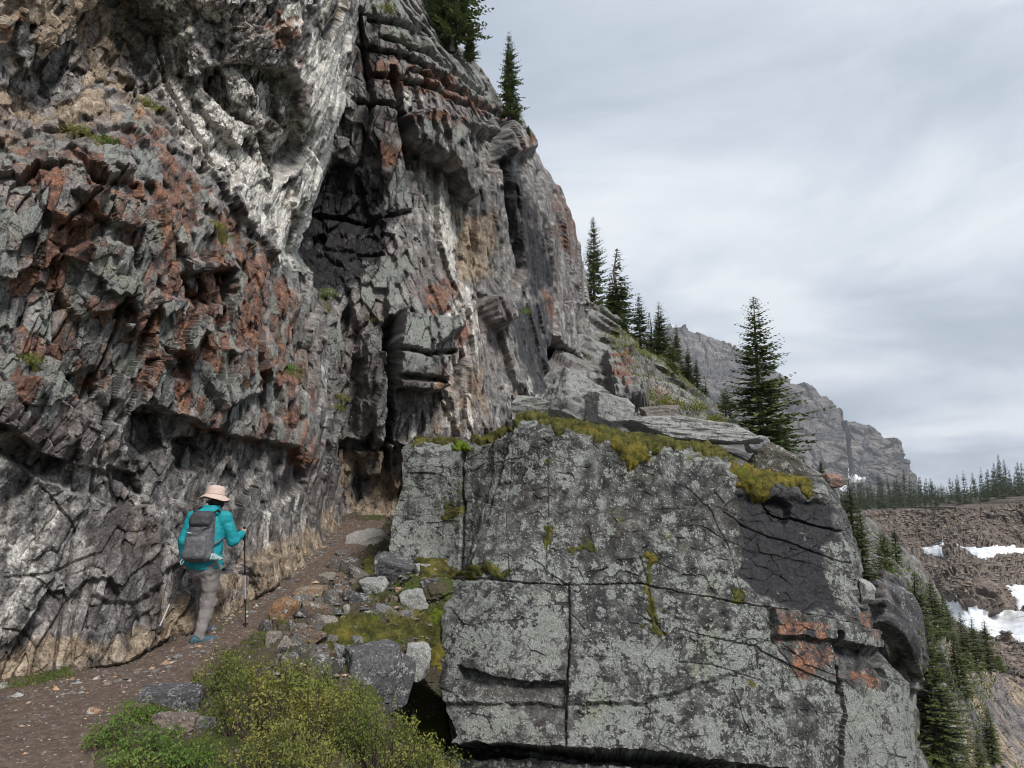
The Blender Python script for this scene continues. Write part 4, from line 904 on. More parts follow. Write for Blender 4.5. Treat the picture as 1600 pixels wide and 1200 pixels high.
# ================================================================== STONES
def simple_mat(name, stops, scale=30, rough=0.8, bumpd=0.01, detail=4, tint=False, spec=0.3):
    m, t, b = newmat(name); g = G(t, 'obj')
    col = g.ramp(g.noise(scale, detail, 0.65), stops)
    if tint:
        oi = t.nodes.new('ShaderNodeObjectInfo')
        col = g.mix(1.0, col, oi.outputs['Color'], 'MULTIPLY')
    t.links.new(col, b.inputs['Base Color']); b.inputs['Roughness'].default_value = rough
    b.inputs['Specular IOR Level'].default_value = spec
    if bumpd: g.bump(b, g.noise(scale * 1.5, 4, 0.7), 0.8, bumpd)
    return m
def stone_material(name, lich):
    m, t, b = newmat(name); g = G(t)
    oi = t.nodes.new('ShaderNodeObjectInfo')
    n2 = g.noise(9, 5, 0.7); n3 = g.noise(45, 4, 0.7); n5 = g.noise(110, 2, 0.6)
    col = g.mix(1.0, g.ramp(n3, [(0.3, (0.4, 0.4, 0.4)), (0.5, (1, 1, 1)), (0.7, (1.6, 1.58, 1.55))]), oi.outputs['Color'], 'MULTIPLY')
    col = g.mix(g.mr(n2, 0.35, 0.65, 0, 0.6), col, g.mix(1.0, col, (0.55, 0.52, 0.5), 'MULTIPLY'))
    fl = g.mr(g.math('ADD', g.math('ADD', g.math('MULTIPLY', n2, 0.6), g.math('MULTIPLY', n3, 0.4)), lich), 0.92, 1.0)
    col = g.mix(g.math('MULTIPLY', fl, 0.85), col, g.ramp(n5, [(0.34, (0.10, 0.10, 0.095)), (0.5, (0.29, 0.295, 0.28)), (0.64, (0.52, 0.525, 0.50))]))
    t.links.new(col, b.inputs['Base Color']); b.inputs['Roughness'].default_value = 0.9
    g.bump(b, g.noise(24, 4, 0.75), 0.9, 0.015)
    return m
M_STONE = stone_material('stone', 0.40)
M_LSTONE = stone_material('lichen_stone', 0.50)
def rock_mesh(name, seed, dims, sub=3, planes=11, rough=0.03, mat=None, flat=0.0):
    """Angular stone: a ball cut by random planes, chipped."""
    rng = np.random.default_rng(seed)
    bm = bmesh.new(); bmesh.ops.create_icosphere(bm, subdivisions=sub, radius=1)
    me = bpy.data.meshes.new(name); bm.to_mesh(me); bm.free()
    n = len(me.vertices); v = np.empty(n * 3, np.float32); me.vertices.foreach_get('co', v); v = v.reshape(-1, 3)
    nn = rng.normal(size=(planes, 3)); nn /= np.linalg.norm(nn, axis=1, keepdims=True)
    nn = np.concatenate([nn, [[0, 0, 1], [0, 0, -1], [1, 0, 0], [-1, 0, 0], [0, 1, 0], [0, -1, 0]]])
    nn[-6:] += rng.normal(scale=0.22, size=(6, 3)); nn /= np.linalg.norm(nn, axis=1, keepdims=True)
    dd = np.concatenate([rng.uniform(0.78, 1.1, planes), rng.uniform(0.68, 0.85, 6)])
    r = np.min(dd[None] / np.maximum(v @ nn.T, 1e-3), 1)
    v = v * np.minimum(r, 1.25)[:, None]
    v = v * (1 + rough * fbm(v * 2.5 + seed, seed, 4)[:, None] * 2)
    v = v * np.array(dims)[None]
    me.vertices.foreach_set('co', v.astype(np.float32).ravel())
    me.polygons.foreach_set('use_smooth', np.zeros(len(me.polygons), bool))
    me.update()
    me.materials.append(mat or M_STONE)
    return me
def obj_of(name, me, loc=(0, 0, 0), rot=(0, 0, 0), parent=None, color=None):
    o = bpy.data.objects.new(name, me); C.objects.link(o)
    o.location = loc; o.rotation_euler = rot
    if parent is not None: o.parent = parent
    if color: o.color = (*color, 1)
    return o
PX = lambda d: d / 1190.0       # metres per photo pixel at distance d
GREY, PALE, BROWN, TANC, DARK, ORNG = (0.15, 0.148, 0.15), (0.29, 0.278, 0.258), (0.17, 0.135, 0.11), (0.36, 0.27, 0.20), (0.085, 0.083, 0.09), (0.36, 0.23, 0.14)
rs = random.Random(5)
wall = empty('dry_stone_wall', ground.pos(470, 1000))
tag(wall, 'low dry stone wall of tumbled stones propping the trail edge', 'stone wall')
wl = wall.location.copy()
WALL = [(526, 886, 16, 28, GREY), (512, 905, 34, 24, PALE), (547, 887, 32, 24, DARK), (560, 902, 28, 22, GREY), (545, 912, 24, 20, DARK), (530, 917, 12, 10, PALE), (532, 927, 26, 22, BROWN), (517, 942, 24, 26, GREY), (487, 932, 42, 28, TANC), (480, 947, 18, 14, GREY), (462, 955, 24, 30, GREY), (494, 962, 52, 34, BROWN), (445, 967, 32, 42, ORNG), (512, 975, 26, 20, PALE), (469, 987, 26, 22, GREY), (487, 985, 22, 18, DARK), (450, 995, 24, 20, BROWN), (486, 1000, 42, 24, BROWN), (500, 984, 18, 22, GREY), (464, 1010, 24, 24, GREY), (447, 1017, 20, 26, PALE), (430, 1000, 28, 32, PALE), (477, 1028, 34, 32, DARK), (494, 1025, 18, 18, PALE), (506, 1017, 18, 18, GREY), (461, 1030, 14, 14, PALE), (500, 1055, 34, 54, GREY), (522, 1050, 24, 32, DARK), (452, 1042, 24, 26, GREY), (478, 1062, 26, 30, BROWN), (416, 982, 20, 18, GREY), (536, 868, 20, 14, GREY), (505, 922, 22, 16, BROWN), (474, 968, 16, 14, DARK), (520, 960, 20, 14, DARK), (500, 946, 18, 14, GREY), (440, 1035, 22, 22, DARK), (520, 1000, 18, 22, GREY), (535, 905, 18, 16, BROWN), (515, 1030, 18, 22, BROWN)]
for k in range(46):
    f_ = rs.random(); WALL.append((np.interp(f_, [0, 1], [432, 560]) + rs.uniform(-14, 22), np.interp(f_, [0, 1], [985, 888]) + rs.uniform(-4, 64) * (1 - 0.55 * f_), rs.uniform(9, 19), rs.uniform(8, 16), rs.choice([GREY, BROWN, DARK, BROWN])))
for k, (x, y, w_, h_, c) in enumerate(WALL):
    p = ground.pos(x, y); n = ground.nrm(x, y); u = PX(p.y)
    me = rock_mesh('stone', 200 + k, (w_ * u * 0.6, (w_ + h_) * u * 0.27, h_ * u * 0.6), 3, 7, 0.05)
    o = obj_of('stone', me, p + Vector((0, -0.04, 0.02)) - wl, (rs.uniform(-.25, .25), rs.uniform(-.3, .3), rs.uniform(-.5, .5)), wall, tuple(np.array(c) * np.array([0.92, 0.84, 0.76]) * rs.uniform(0.7, 1.1)))
def boulder(x, y, w_, h_, c, label, depth=None, sheet=ground, lich=False, seed=0, rot=(0, 0, 0), dy=0.0, sub=4, planes=10, thick=None, name='boulder', cat='boulder', group=None):
    p = sheet.pos(x, y) if depth is None else atv(x, y, depth)
    u = PX(p.y)
    me = rock_mesh(name, 900 + seed, (w_ * u * 0.58, (thick if thick else (w_ + h_) * 0.25) * u, h_ * u * 0.58), sub + (1 if w_ > 50 else 0), planes, 0.06, M_LSTONE if lich else M_STONE)
    return tag(obj_of(name, me, p + Vector((0, dy, 0)), rot, None, c), label, cat, group)
boulder(572, 848, 68, 34, PALE, 'pale flat-topped stone lying at the right edge of the upper trail', seed=1, rot=(0.3, -0.25, 0.2), thick=26)
boulder(265, 1092, 104, 62, DARK, 'dark squared boulder at the near edge of the trail', seed=2, rot=(0.1, -0.06, 0.25), planes=5)
boulder(288, 1132, 64, 36, BROWN, 'brown mossy stone wedged under the dark squared boulder', seed=3, dy=-0.1)
boulder(328, 1134, 38, 34, GREY, 'small grey stone below the dark squared boulder, near the shrub', seed=4, dy=-0.1, name='stone', cat='stone')
boulder(150, 1114, 19, 16, ORNG, 'small tan stone lying alone on the trail in the foreground', seed=5, name='stone', cat='stone', dy=-0.03)
boulder(617, 893, 66, 46, DARK, 'dark stone with white lichen spots on the mossy bank', seed=6, rot=(0.2, 0.1, 0.1))
boulder(645, 936, 44, 34, PALE, 'pale grey stone half sunk in bright moss', seed=7, lich=True)
boulder(597, 958, 42, 26, GREY, 'tilted grey slab on the bank with a dry grass tuft', seed=8, rot=(0.3, 0.35, 0.1), thick=18)
boulder(628, 966, 26, 14, GREY, 'thin grey stone just right of the tilted slab', seed=9, name='stone', cat='stone')
boulder(586, 922, 40, 32, GREY, 'rough grey stone left of the moss on the bank', seed=10, lich=True)
boulder(560, 938, 34, 26, DARK, 'dark angular stone beside the wall on the bank', seed=11)
boulder(616, 932, 20, 16, BROWN, 'little brown stone between the bank stones', seed=12, name='stone', cat='stone')
boulder(624, 921, 13, 10, ORNG, 'tiny orange stone on top of the bank stones', seed=13, name='stone', cat='stone')
boulder(542, 950, 10, 18, PALE, 'small upright white stone by the wall', seed=14, name='stone', cat='stone')
boulder(660, 890, 26, 20, PALE, 'pale lichened stone under the block corner', seed=15, lich=True, name='stone', cat='stone')
boulder(675, 912, 26, 16, DARK, 'dark flat stone against the foot of the block', seed=16, name='stone', cat='stone')
boulder(551, 990, 14, 10, PALE, 'white chip of stone in the moss', seed=17, name='stone', cat='stone')
boulder(576, 1048, 78, 88, (0.10, 0.10, 0.105), 'big angular boulder with white lichen below the bank moss', seed=58, rot=(0.1, 0.1, 0.5), planes=4)
boulder(655, 1026, 38, 52, PALE, 'pale lichened boulder wedged against the block above the dark gap', seed=19, lich=True, dy=-0.25)
boulder(618, 1072, 44, 96, DARK, 'dark leaning slab beside the black gap', seed=20, rot=(0, 0.25, 0.4), planes=5)
boulder(530, 1018, 18, 28, GREY, 'narrow grey stone standing at the wall end', seed=21, name='stone', cat='stone')
boulder(556, 1003, 18, 16, GREY, 'small grey stone above the big lichened boulder', seed=22, name='stone', cat='stone')
# on the ledge above the block
boulder(905, 632, 110, 78, (0.12, 0.12, 0.12), 'big angular grey boulder on top of the block, below the cave', depth=16.5, lich=True, seed=30, rot=(0.1, 0.25, 0.3), planes=6)
boulder(955, 642, 78, 50, (0.15, 0.15, 0.15), 'white-spotted boulder leaning against the big one on the ledge', depth=15.8, lich=True, seed=31, rot=(0.2, 0.3, 0))
boulder(828, 634, 58, 30, (0.2, 0.19, 0.17), 'pale low boulder at the foot of the rear cliff', depth=16, lich=True, seed=32)
boulder(1078, 676, 178, 34, (0.12, 0.117, 0.114), 'long flat slab overhanging the mossy edge of the block', depth=14, lich=True, seed=33, planes=4, thick=60, rot=(0, 0.06, 0.0))
boulder(1180, 693, 38, 30, (0.27, 0.28, 0.29), 'rounded blue-grey boulder beside the large conifer', depth=14.5, seed=34, planes=22)
boulder(1215, 724, 90, 50, (0.09, 0.08, 0.065), 'brown mossy hummock of rock behind the golden moss', depth=14, seed=35, rot=(0, 0.35, 0))
boulder(1300, 752, 34, 26, (0.24, 0.15, 0.12), 'reddish broken rock at the far top corner of the block', depth=11.2, seed=36)
boulder(1030, 645, 60, 24, (0.18, 0.16, 0.14), 'low brown rock in the grass above the flat slab', depth=18, seed=37)
boulder(1354, 924, 24, 34, PALE, 'pale greenish stone perched at the right edge of the block', depth=10.6, lich=True, seed=38)
boulder(1392, 960, 48, 104, DARK, 'dark slaty pillar of rock just beyond the right edge of the block', depth=13.2, seed=39, rot=(0, -0.25, 0.5), planes=3)

# gravel on the trail
def scatter_on(sheet, poly, n, seed):
    rng = np.random.default_rng(seed)
    ins = np.where(sdpoly(sheet.x, sheet.y, poly) > 2)[0]
    V = sheet.P[ins] + sheet.n[ins] * sheet.disp[ins][:, None]
    # weight by real area so that scatter is even in metres
    wgt = sheet.d[ins] ** 3; wgt /= wgt.sum()
    k = rng.choice(len(ins), n, p=wgt)
    return V[k] + rng.normal(scale=0.02, size=(n, 3)) * np.array([1, 1, 0]), sheet.n[ins][k], rng
def chips(name, P, size_lo, size_hi, rng, mat, parent=None, flatten=0.5, brown=0.0):
    n = len(P)
    oc = np.array([[1, 0, 0], [0, 1, 0], [-1, 0, 0], [0, -1, 0], [0, 0, 1], [0, 0, -1]], float)
    tri = np.array([[0, 1, 4], [1, 2, 4], [2, 3, 4], [3, 0, 4], [1, 0, 5], [2, 1, 5], [3, 2, 5], [0, 3, 5]])
    sz = size_lo * (size_hi / size_lo) ** (rng.random(n) ** 2.2)
    V = oc[None] * (1 + rng.uniform(-0.45, 0.35, (n, 6, 1))) * np.stack([sz, sz * rng.uniform(0.5, 1, n), sz * flatten * rng.uniform(0.5, 1.2, n)], -1)[:, None]
    a = rng.uniform(0, 6.28, n); ca, sa = np.cos(a)[:, None], np.sin(a)[:, None]
    V = np.stack([V[..., 0] * ca - V[..., 1] * sa, V[..., 0] * sa + V[..., 1] * ca, V[..., 2]], -1)
    V = V + P[:, None]
    Fq = (tri[None] + 6 * np.arange(n)[:, None, None]).reshape(-1, 3)
    c = rng.choice(6, n, p=[.3, .14, .22, .12, .16, .06])
    pal = np.array([GREY, PALE, BROWN, TANC, DARK, ORNG])[c] * rng.uniform(0.7, 1.3, (n, 1))
    pal = pal * (1 - brown) + brown * np.array([0.17, 0.135, 0.11]) * rng.uniform(0.5, 1.5, (n, 1))
    col = np.repeat(np.concatenate([pal, np.ones((n, 1))], 1), 6, 0)
    return mesh_np(name, V.reshape(-1, 3), Fq, mat, {'col': col}, False, parent)
m, t, b = newmat('gravel_chips'); g = G(t); a_ = t.nodes.new('ShaderNodeAttribute'); a_.attribute_name = 'col'
t.links.new(g.mix(1.0, a_.outputs['Color'], g.ramp(g.noise(60, 3, 0.6), [(0.3, (0.5, 0.5, 0.5)), (0.7, (1.4, 1.4, 1.4))]), 'MULTIPLY'), b.inputs['Base Color']); b.inputs['Roughness'].default_value = 0.9
M_GRAVEL = m
P, n_, rng = scatter_on(ground, tr, 9000, 1); P[:, 2] += 0.012
o = chips('gravel', P, 0.005, 0.035, rng, M_GRAVEL); tag(o, 'loose stone chips strewn over the trodden trail', 'gravel', kind='stuff')
P, n_, rng = scatter_on(ground, [(-300, 1085), (0, 1070), (110, 1062), (225, 1040), (300, 1000), (350, 965), (440, 905), (530, 820), (545, 835), (460, 915), (370, 985), (310, 1030), (240, 1075), (110, 1090), (0, 1100), (-300, 1110)], 900, 2); P[:, 2] += 0.015
o = chips('rubble', P, 0.012, 0.07, rng, M_GRAVEL); tag(o, 'broken stone rubble along the foot of the cliff', 'rubble', kind='stuff')
P, n_, rng = scatter_on(ground, [(420, 960), (520, 880), (600, 850), (700, 880), (700, 1000), (640, 1050), (560, 1110), (430, 1080)], 700, 3); P[:, 2] += 0.015
o = chips('rubble', P, 0.012, 0.09, rng, M_GRAVEL); tag(o, 'small broken stones scattered down the mossy bank', 'rubble', kind='stuff')
P, n_, rng = scatter_on(fall, [(1420, 900), (1440, 890), (1490, 990), (1600, 1080), (1700, 1130), (1700, 1300), (1480, 1300), (1450, 1000)], 3000, 4)
o = chips('scree', P, 0.02, 0.16, rng, M_GRAVEL, flatten=0.6, brown=0.5); tag(o, 'loose scree lying on the steep hillside', 'scree', kind='stuff')
P, n_, rng = scatter_on(basin, [(1370, 800), (1620, 790), (1620, 850), (1370, 862)], 3500, 5)
rub = [P]
P, n_, rng = scatter_on(basin, [(1400, 872), (1620, 868), (1620, 905), (1560, 905), (1590, 950), (1480, 942), (1440, 900)], 3500, 6)
P2, n_, rng = scatter_on(basin, [(1480, 965), (1620, 1010), (1620, 1230), (1500, 1100)], 3500, 7)
o = chips('scree', np.concatenate([rub[0], P, P2]), 0.2, 1.1, rng, M_GRAVEL, flatten=0.6, brown=0.8); tag(o, 'brown boulder rubble covering the far basin', 'scree', kind='stuff')
# ================================================================== VEGETATION
def leaf_material(name, stops, scale=3.0, coord='pos', trans=0.25):
    m, t, b = newmat(name); g = G(t, coord)
    col = g.ramp(g.math('ADD', g.math('MULTIPLY', g.noise(scale, 3, 0.6), 0.7), g.math('MULTIPLY', g.noise(scale * 14, 2, 0.6), 0.3)), stops)
    t.links.new(col, b.inputs['Base Color']); b.inputs['Roughness'].default_value = 0.75
    b.inputs['Specular IOR Level'].default_value = 0.2
    if trans:
        tr_ = t.nodes.new('ShaderNodeBsdfTranslucent'); t.links.new(col, tr_.inputs['Color'])
        mx_ = t.nodes.new('ShaderNodeMixShader'); mx_.inputs[0].default_value = trans
        o = [n for n in t.nodes if n.type == 'OUTPUT_MATERIAL'][0]
        t.links.new(b.outputs[0], mx_.inputs[1]); t.links.new(tr_.outputs[0], mx_.inputs[2]); t.links.new(mx_.outputs[0], o.inputs[0])
    return m
M_FIR = leaf_material('fir_needles', [(0.3, (0.04, 0.062, 0.024)), (0.5, (0.092, 0.122, 0.042)), (0.7, (0.165, 0.185, 0.06))], 2.0, 'obj')
M_FIRL = leaf_material('young_fir_needles', [(0.3, (0.05, 0.075, 0.022)), (0.5, (0.11, 0.145, 0.038)), (0.7, (0.18, 0.20, 0.055))], 2.0, 'obj')
M_FIRFAR = leaf_material('far_fir_needles', [(0.3, (0.04, 0.062, 0.034)), (0.5, (0.075, 0.102, 0.05)), (0.7, (0.12, 0.145, 0.065))], 0.4, 'pos')
M_BARK = simple_mat('bark', [(0.3, (0.05, 0.042, 0.036)), (0.7, (0.17, 0.15, 0.135))], 12, 0.95, 0.02)
def tube(pts, r, nseg=6):
    """Tapered tube through points."""
    P = np.array(pts, float); V = []; Fq = []
    for k, p in enumerate(P):
        d = P[min(k + 1, len(P) - 1)] - P[max(k - 1, 0)]; d /= np.linalg.norm(d) + 1e-9
        a = np.cross(d, [0.3, 0.9, 0.1] if abs(d[1]) < 0.9 else [1, 0, 0]); a /= np.linalg.norm(a); b_ = np.cross(d, a)
        for q in range(nseg):
            an = 2 * math.pi * q / nseg
            V.append(p + r[k] * (math.cos(an) * a + math.sin(an) * b_))
    for k in range(len(P) - 1):
        for q in range(nseg):
            Fq.append((k * nseg + q, k * nseg + (q + 1) % nseg, (k + 1) * nseg + (q + 1) % nseg, (k + 1) * nseg + q))
    return np.array(V), np.array(Fq)
def conifer_meshes(name, h, r, seed, whorl, nbr, nsp, shape=0.85, needle=0.13, bare=0.04, irregular=0.3, mat=None, droop=0.35, top_sparse=0.0, gaps=0.12):
    rng = np.random.default_rng(seed)
    asy = rng.uniform(0, 6.28)
    tv, tf = tube([(0, 0, -0.35), (0, 0, h * 0.3), (rng.normal(0, .01) * h, rng.normal(0, .01) * h, h * 0.7), (0, 0, h * 0.985)], [0.015 * h + 0.01, 0.012 * h, 0.006 * h, 0.0012 * h], 7)
    Vs, n = [], 0
    z = h * bare
    BV, BF, off = [], [], 0
    while z < h * 0.985:
        fz = z / h
        L0 = r * ((1 - fz) ** shape) * (1 + 0.0 * fz) + 0.02 * h * (1 - fz) + 0.006 * h
        if fz < 0.12: L0 *= 0.65 + 2.9 * fz
        nb = nbr if fz < 0.8 else max(4, nbr - 2)
        a0 = rng.uniform(0, 6.28)
        if rng.random() < gaps: z += whorl * 0.8
        L0 *= rng.uniform(0.72, 1.15)
        for q in range(nb):
            if rng.random() < top_sparse * (fz > 0.5) * 0.6: continue
            a = a0 + 6.283 * q / nb + rng.normal(0, 0.25)
            L = L0 * (1 + irregular * rng.uniform(-1, 0.8)) * (1 + 0.22 * math.cos(a - asy))
            dirh = np.array([math.cos(a), math.sin(a), 0]); side = np.array([-math.sin(a), math.cos(a), 0])
            zb = z + rng.uniform(-0.4, 0.4) * whorl
            up = 0.45 * fz - droop * (1 - fz)
            k = max(2, int(nsp * (0.35 + 0.65 * L / max(r, 1e-6))))
            tt = np.linspace(0.18, 1.0, k)
            base = np.array([0, 0, zb]) + dirh[None] * (L * tt)[:, None] + np.array([0, 0, 1.0])[None] * (L * (up * tt + 0.22 * tt * tt))[:, None]
            for sgn in (-1, 0, 1):
                ang = sgn * rng.uniform(0.6, 1.05, k)
                d = dirh[None] * np.cos(ang)[:, None] + side[None] * np.sin(ang)[:, None] + np.array([0, 0, 1.0])[None] * rng.uniform(-0.35, 0.25, k)[:, None]
                ln = needle * h * 0.16 * (0.25 + 0.75 * (1 - fz)) * (0.5 + 0.9 * rng.random(k)) * (1.15 - 0.5 * tt) + 0.3 * L * (1 - tt) * (sgn != 0) * rng.uniform(0.3, 0.9, k)
                wv = np.cross(d, rng.normal(size=(k, 3)) * 0.5 + np.array([0, 0, 1.0])); wv /= np.linalg.norm(wv, axis=1, keepdims=True)
                wd = np.minimum(ln * 0.30, needle * h * 0.06)[:, None]
                tip = base + d * ln[:, None]; mid = base + d * (ln * 0.45)[:, None] + np.array([0, 0, -0.12]) * ln[:, None]
                Vs.append(np.stack([base, mid + wv * wd, tip, mid - wv * wd], 1))
            if L > 0.12 * h * 0.5 and rng.random() < 0.6:
                bv, bf = tube([(0, 0, zb), base[k // 2], base[-1]], [0.0035 * h, 0.002 * h, 0.0006 * h], 3)
                BV.append(bv); BF.append(bf + off); off += len(bv)
        z += whorl * rng.uniform(0.7, 1.3) * (1 - 0.45 * fz)
    V = np.concatenate(Vs).reshape(-1, 3); Fq = np.arange(len(V)).reshape(-1, 4)
    t_ = mesh_np('trunk', tv, tf, M_BARK, None, True)
    nl = len(Fq)
    if BV:
        Fq = np.concatenate([Fq, np.concatenate(BF) + len(V)]); V = np.concatenate([V] + BV)
    c_ = mesh_np('crown', V, Fq, mat or M_FIR)
    c_.data.materials.append(M_BARK)
    c_.data.polygons.foreach_set('material_index', (np.arange(len(Fq)) >= nl).astype(np.int32))
    mt, mc = t_.data, c_.data
    bpy.data.objects.remove(t_); bpy.data.objects.remove(c_)
    return mt, mc
# unit trees, 1 m tall = scaled per tree
KIND = {
    'broad': conifer_meshes('broad', 6.0, 1.25, 1, 0.16, 8, 9, 0.80, 0.19, 0.02, 0.4, droop=0.40),
    'spire': conifer_meshes('spire', 6.0, 0.62, 2, 0.16, 7, 6, 0.66, 0.19, 0.02, 0.45, droop=0.30),
    'thin': conifer_meshes('thin', 6.0, 0.45, 3, 0.15, 7, 5, 0.7, 0.18, 0.06, 0.5, droop=0.25, top_sparse=0.8),
    'mid': conifer_meshes('mid', 6.0, 0.95, 4, 0.165, 8, 7, 0.75, 0.19, 0.02, 0.4, droop=0.35),
    'young': conifer_meshes('young', 6.0, 1.7, 5, 0.24, 9, 8, 0.6, 0.22, 0.02, 0.45, mat=M_FIRL, droop=-0.1),
    'near': conifer_meshes('near', 6.0, 1.5, 6, 0.13, 10, 14, 0.7, 0.11, 0.02, 0.4, droop=0.42),
    'far1': conifer_meshes('far1', 6.0, 0.95, 7, 0.26, 6, 3, 1.0, 0.42, 0.02, 0.4, mat=M_FIRFAR),
    'far2': conifer_meshes('far2', 6.0, 0.75, 8, 0.28, 6, 3, 0.95, 0.40, 0.04, 0.5, mat=M_FIRFAR),
    'far3': conifer_meshes('far3', 6.0, 1.2, 9, 0.26, 6, 3, 1.0, 0.42, 0.02, 0.4, mat=M_FIRFAR)}
KR = {'broad': 1.25, 'spire': .62, 'thin': .45, 'mid': .95, 'young': 1.7, 'near': 1.5, 'far1': .95, 'far2': .75, 'far3': 1.2}
rt = random.Random(9)
def conifer(x, yb, yt, d, kind, label, wpx=None, group=None, lean=0.0, on=None):
    if on is not None: d = float(on.dep.ravel()[np.argmin((on.x - x) ** 2 + (on.y - yb) ** 2)]) - 0.2
    base = atv(x, yb, d); top = atv(x, yt, d); h = (top - base).length
    sc_ = h / 6.0
    wx = 1.2 * (wpx * PX(d) / 2.0) / (KR[kind] * sc_) if wpx else 1.0
    e = empty('conifer', base, rt.uniform(0, 6.28)); e.rotation_euler[1] = lean
    e.scale = (sc_ * wx, sc_ * wx, sc_)
    tag(e, label, 'conifer', group)
    mt, mc = KIND[kind]
    obj_of('trunk', mt, parent=e); obj_of('crown', mc, parent=e)
    return e
G1, G2, G3 = 'conifers on the rim of the cliff', 'conifers on the slope behind the cliff', 'conifers on the steep hillside'
conifer(706, 66, -190, 23, 'broad', 'dense dark conifer hanging over the top rim of the cliff, its tip out of frame', 96, G1)
conifer(690, 40, -120, 24, 'broad', 'dark conifer behind the dense one on the top rim', 70, G1)
conifer(733, 92, 48, 23.5, 'mid', 'small scrubby conifer below the dense one on the rim', 26, G1)
conifer(795, 184, 50, 27, 'spire', 'slender spire conifer standing alone on the cliff shoulder', 34, G1)
conifer(807, 186, 160, 27, 'young', 'tiny green conifer at the foot of the lone spire', 20, G1)
conifer(826, 222, 196, 28, 'mid', 'little conifer sprig on the cliff edge under the lone spire', 14, G1)
conifer(929, 486, 338, 44, 'mid', 'tall dark conifer touching the cliff edge, first of the slope group', 44, G2)
conifer(968, 520, 386, 46, 'thin', 'tall sparse conifer with a see-through top on the slope', 40, G2)
conifer(956, 505, 424, 46, 'thin', 'short sparse conifer between the first two on the slope', 20, G2)
conifer(976, 556, 488, 42, 'young', 'light green young conifer below the sparse one', 36, G2)
conifer(1002, 578, 458, 41, 'spire', 'pointed conifer with a clean spire in mid slope', 38, G2)
conifer(1017, 576, 486, 43, 'thin', 'thin conifer between two pointed ones in mid slope', 20, G2)
conifer(1033, 582, 472, 42, 'spire', 'double-tipped looking tall conifer in mid slope', 34, G2)
conifer(1028, 580, 500, 44, 'spire', 'dark conifer tucked behind the mid slope spires', 28, G2)
conifer(1052, 590, 535, 39, 'young', 'bright round young conifer on the slope', 34, G2)
conifer(1060, 596, 508, 41, 'spire', 'narrow conifer behind the bright young one', 26, G2)
conifer(1077, 604, 542, 40, 'spire', 'smaller conifer lower down the slope line', 22, G2)
conifer(1090, 616, 560, 39, 'spire', 'next to last conifer down the slope line', 18, G2)
conifer(1102, 632, 586, 38, 'thin', 'last little conifer at the low end of the slope line', 14, G2)
conifer(1136, 676, 606, 33, 'young', 'light green bushy conifer left of the large one', 52, G2)
conifer(1192, 716, 462, 28, 'broad', 'large full conifer standing behind the mossy block', 126)
conifer(1222, 730, 660, 27, 'broad', 'low dark conifer skirt right of the large conifer', 56)
conifer(1258, 746, 714, 30, 'mid', 'very small conifer above the golden moss', 12)
conifer(1284, 750, 716, 30, 'spire', 'very small pointed conifer near the block corner', 12)
conifer(1271, 748, 724, 31, 'spire', 'tiny conifer between the two small ones above the moss', 9)
conifer(1336, 890, 742, 27, 'spire', 'tall conifer rising right behind the corner of the block', 48, G3, on=fall)
conifer(1350, 905, 790, 25, 'mid', 'dark conifer against the right edge of the block', 44, G3, on=fall)
conifer(1386, 905, 826, 29, 'young', 'light green conifer below the tall one behind the block', 48, G3, on=fall)
conifer(1402, 888, 818, 33, 'spire', 'thin dark conifer beside the light green one', 22, G3, on=fall)
conifer(1438, 990, 892, 30, 'mid', 'conifer at the upper left of the hillside clump', 44, G3, on=fall)
conifer(1462, 995, 900, 30, 'mid', 'conifer in the middle of the hillside clump', 44, G3, on=fall)
conifer(1480, 1000, 928, 30, 'mid', 'shortest conifer at the right of the hillside clump', 34, G3, on=fall)
conifer(1440, 1060, 950, 23, 'near', 'sunlit conifer below the hillside clump', 60, G3, on=fall)
conifer(1474, 1260, 960, 15.5, 'near', 'largest hillside conifer with layered boughs near the lower right corner', 150, G3, on=fall)
conifer(1500, 1090, 985, 26, 'mid', 'olive conifer between the largest one and the snow', 44, G3, on=fall)
conifer(1508, 1046, 956, 36, 'mid', 'left spire of three in front of the snowfield', 34, G3, on=fall)
conifer(1526, 1048, 964, 37, 'spire', 'middle spire of three in front of the snowfield', 26, G3, on=fall)
conifer(1546, 1050, 966, 37, 'spire', 'right spire of three in front of the snowfield', 28, G3, on=fall)
conifer(1562, 1052, 1022, 37, 'young', 'low green conifer ending the snowfield row', 26, G3, on=fall)
conifer(1552, 1190, 1104, 24, 'mid', 'small dark conifer on the lower hillside near the right edge', 34, G3, on=fall)
conifer(1535, 1230, 1140, 20, 'mid', 'small conifer below the lower hillside one', 30, G3, on=fall)
# far tree line on the plateau
for k in range(240):
    x = 1292 + (k + rt.random()) * 1.7
    ybase = np.interp(x, [1290, 1360, 1480, 1600, 1700], [803, 799, 797, 787, 779]) + rt.uniform(-1, 2)
    d = rt.uniform(318, 420)
    hgt = rt.choice([22, 28, 34, 38, 44, 50, 58]) * rt.uniform(0.85, 1.15) * (0.8 if x < 1345 else 1)
    if 1545 < x < 1580: hgt *= 1.2
    conifer(x, ybase, ybase - hgt, d, rt.choice(['far1', 'far2', 'far3', 'far1', 'far2']), 'dark conifer in the far tree line along the plateau', None if rt.random() < 0.6 else hgt * 0.24, 'far tree line on the plateau')

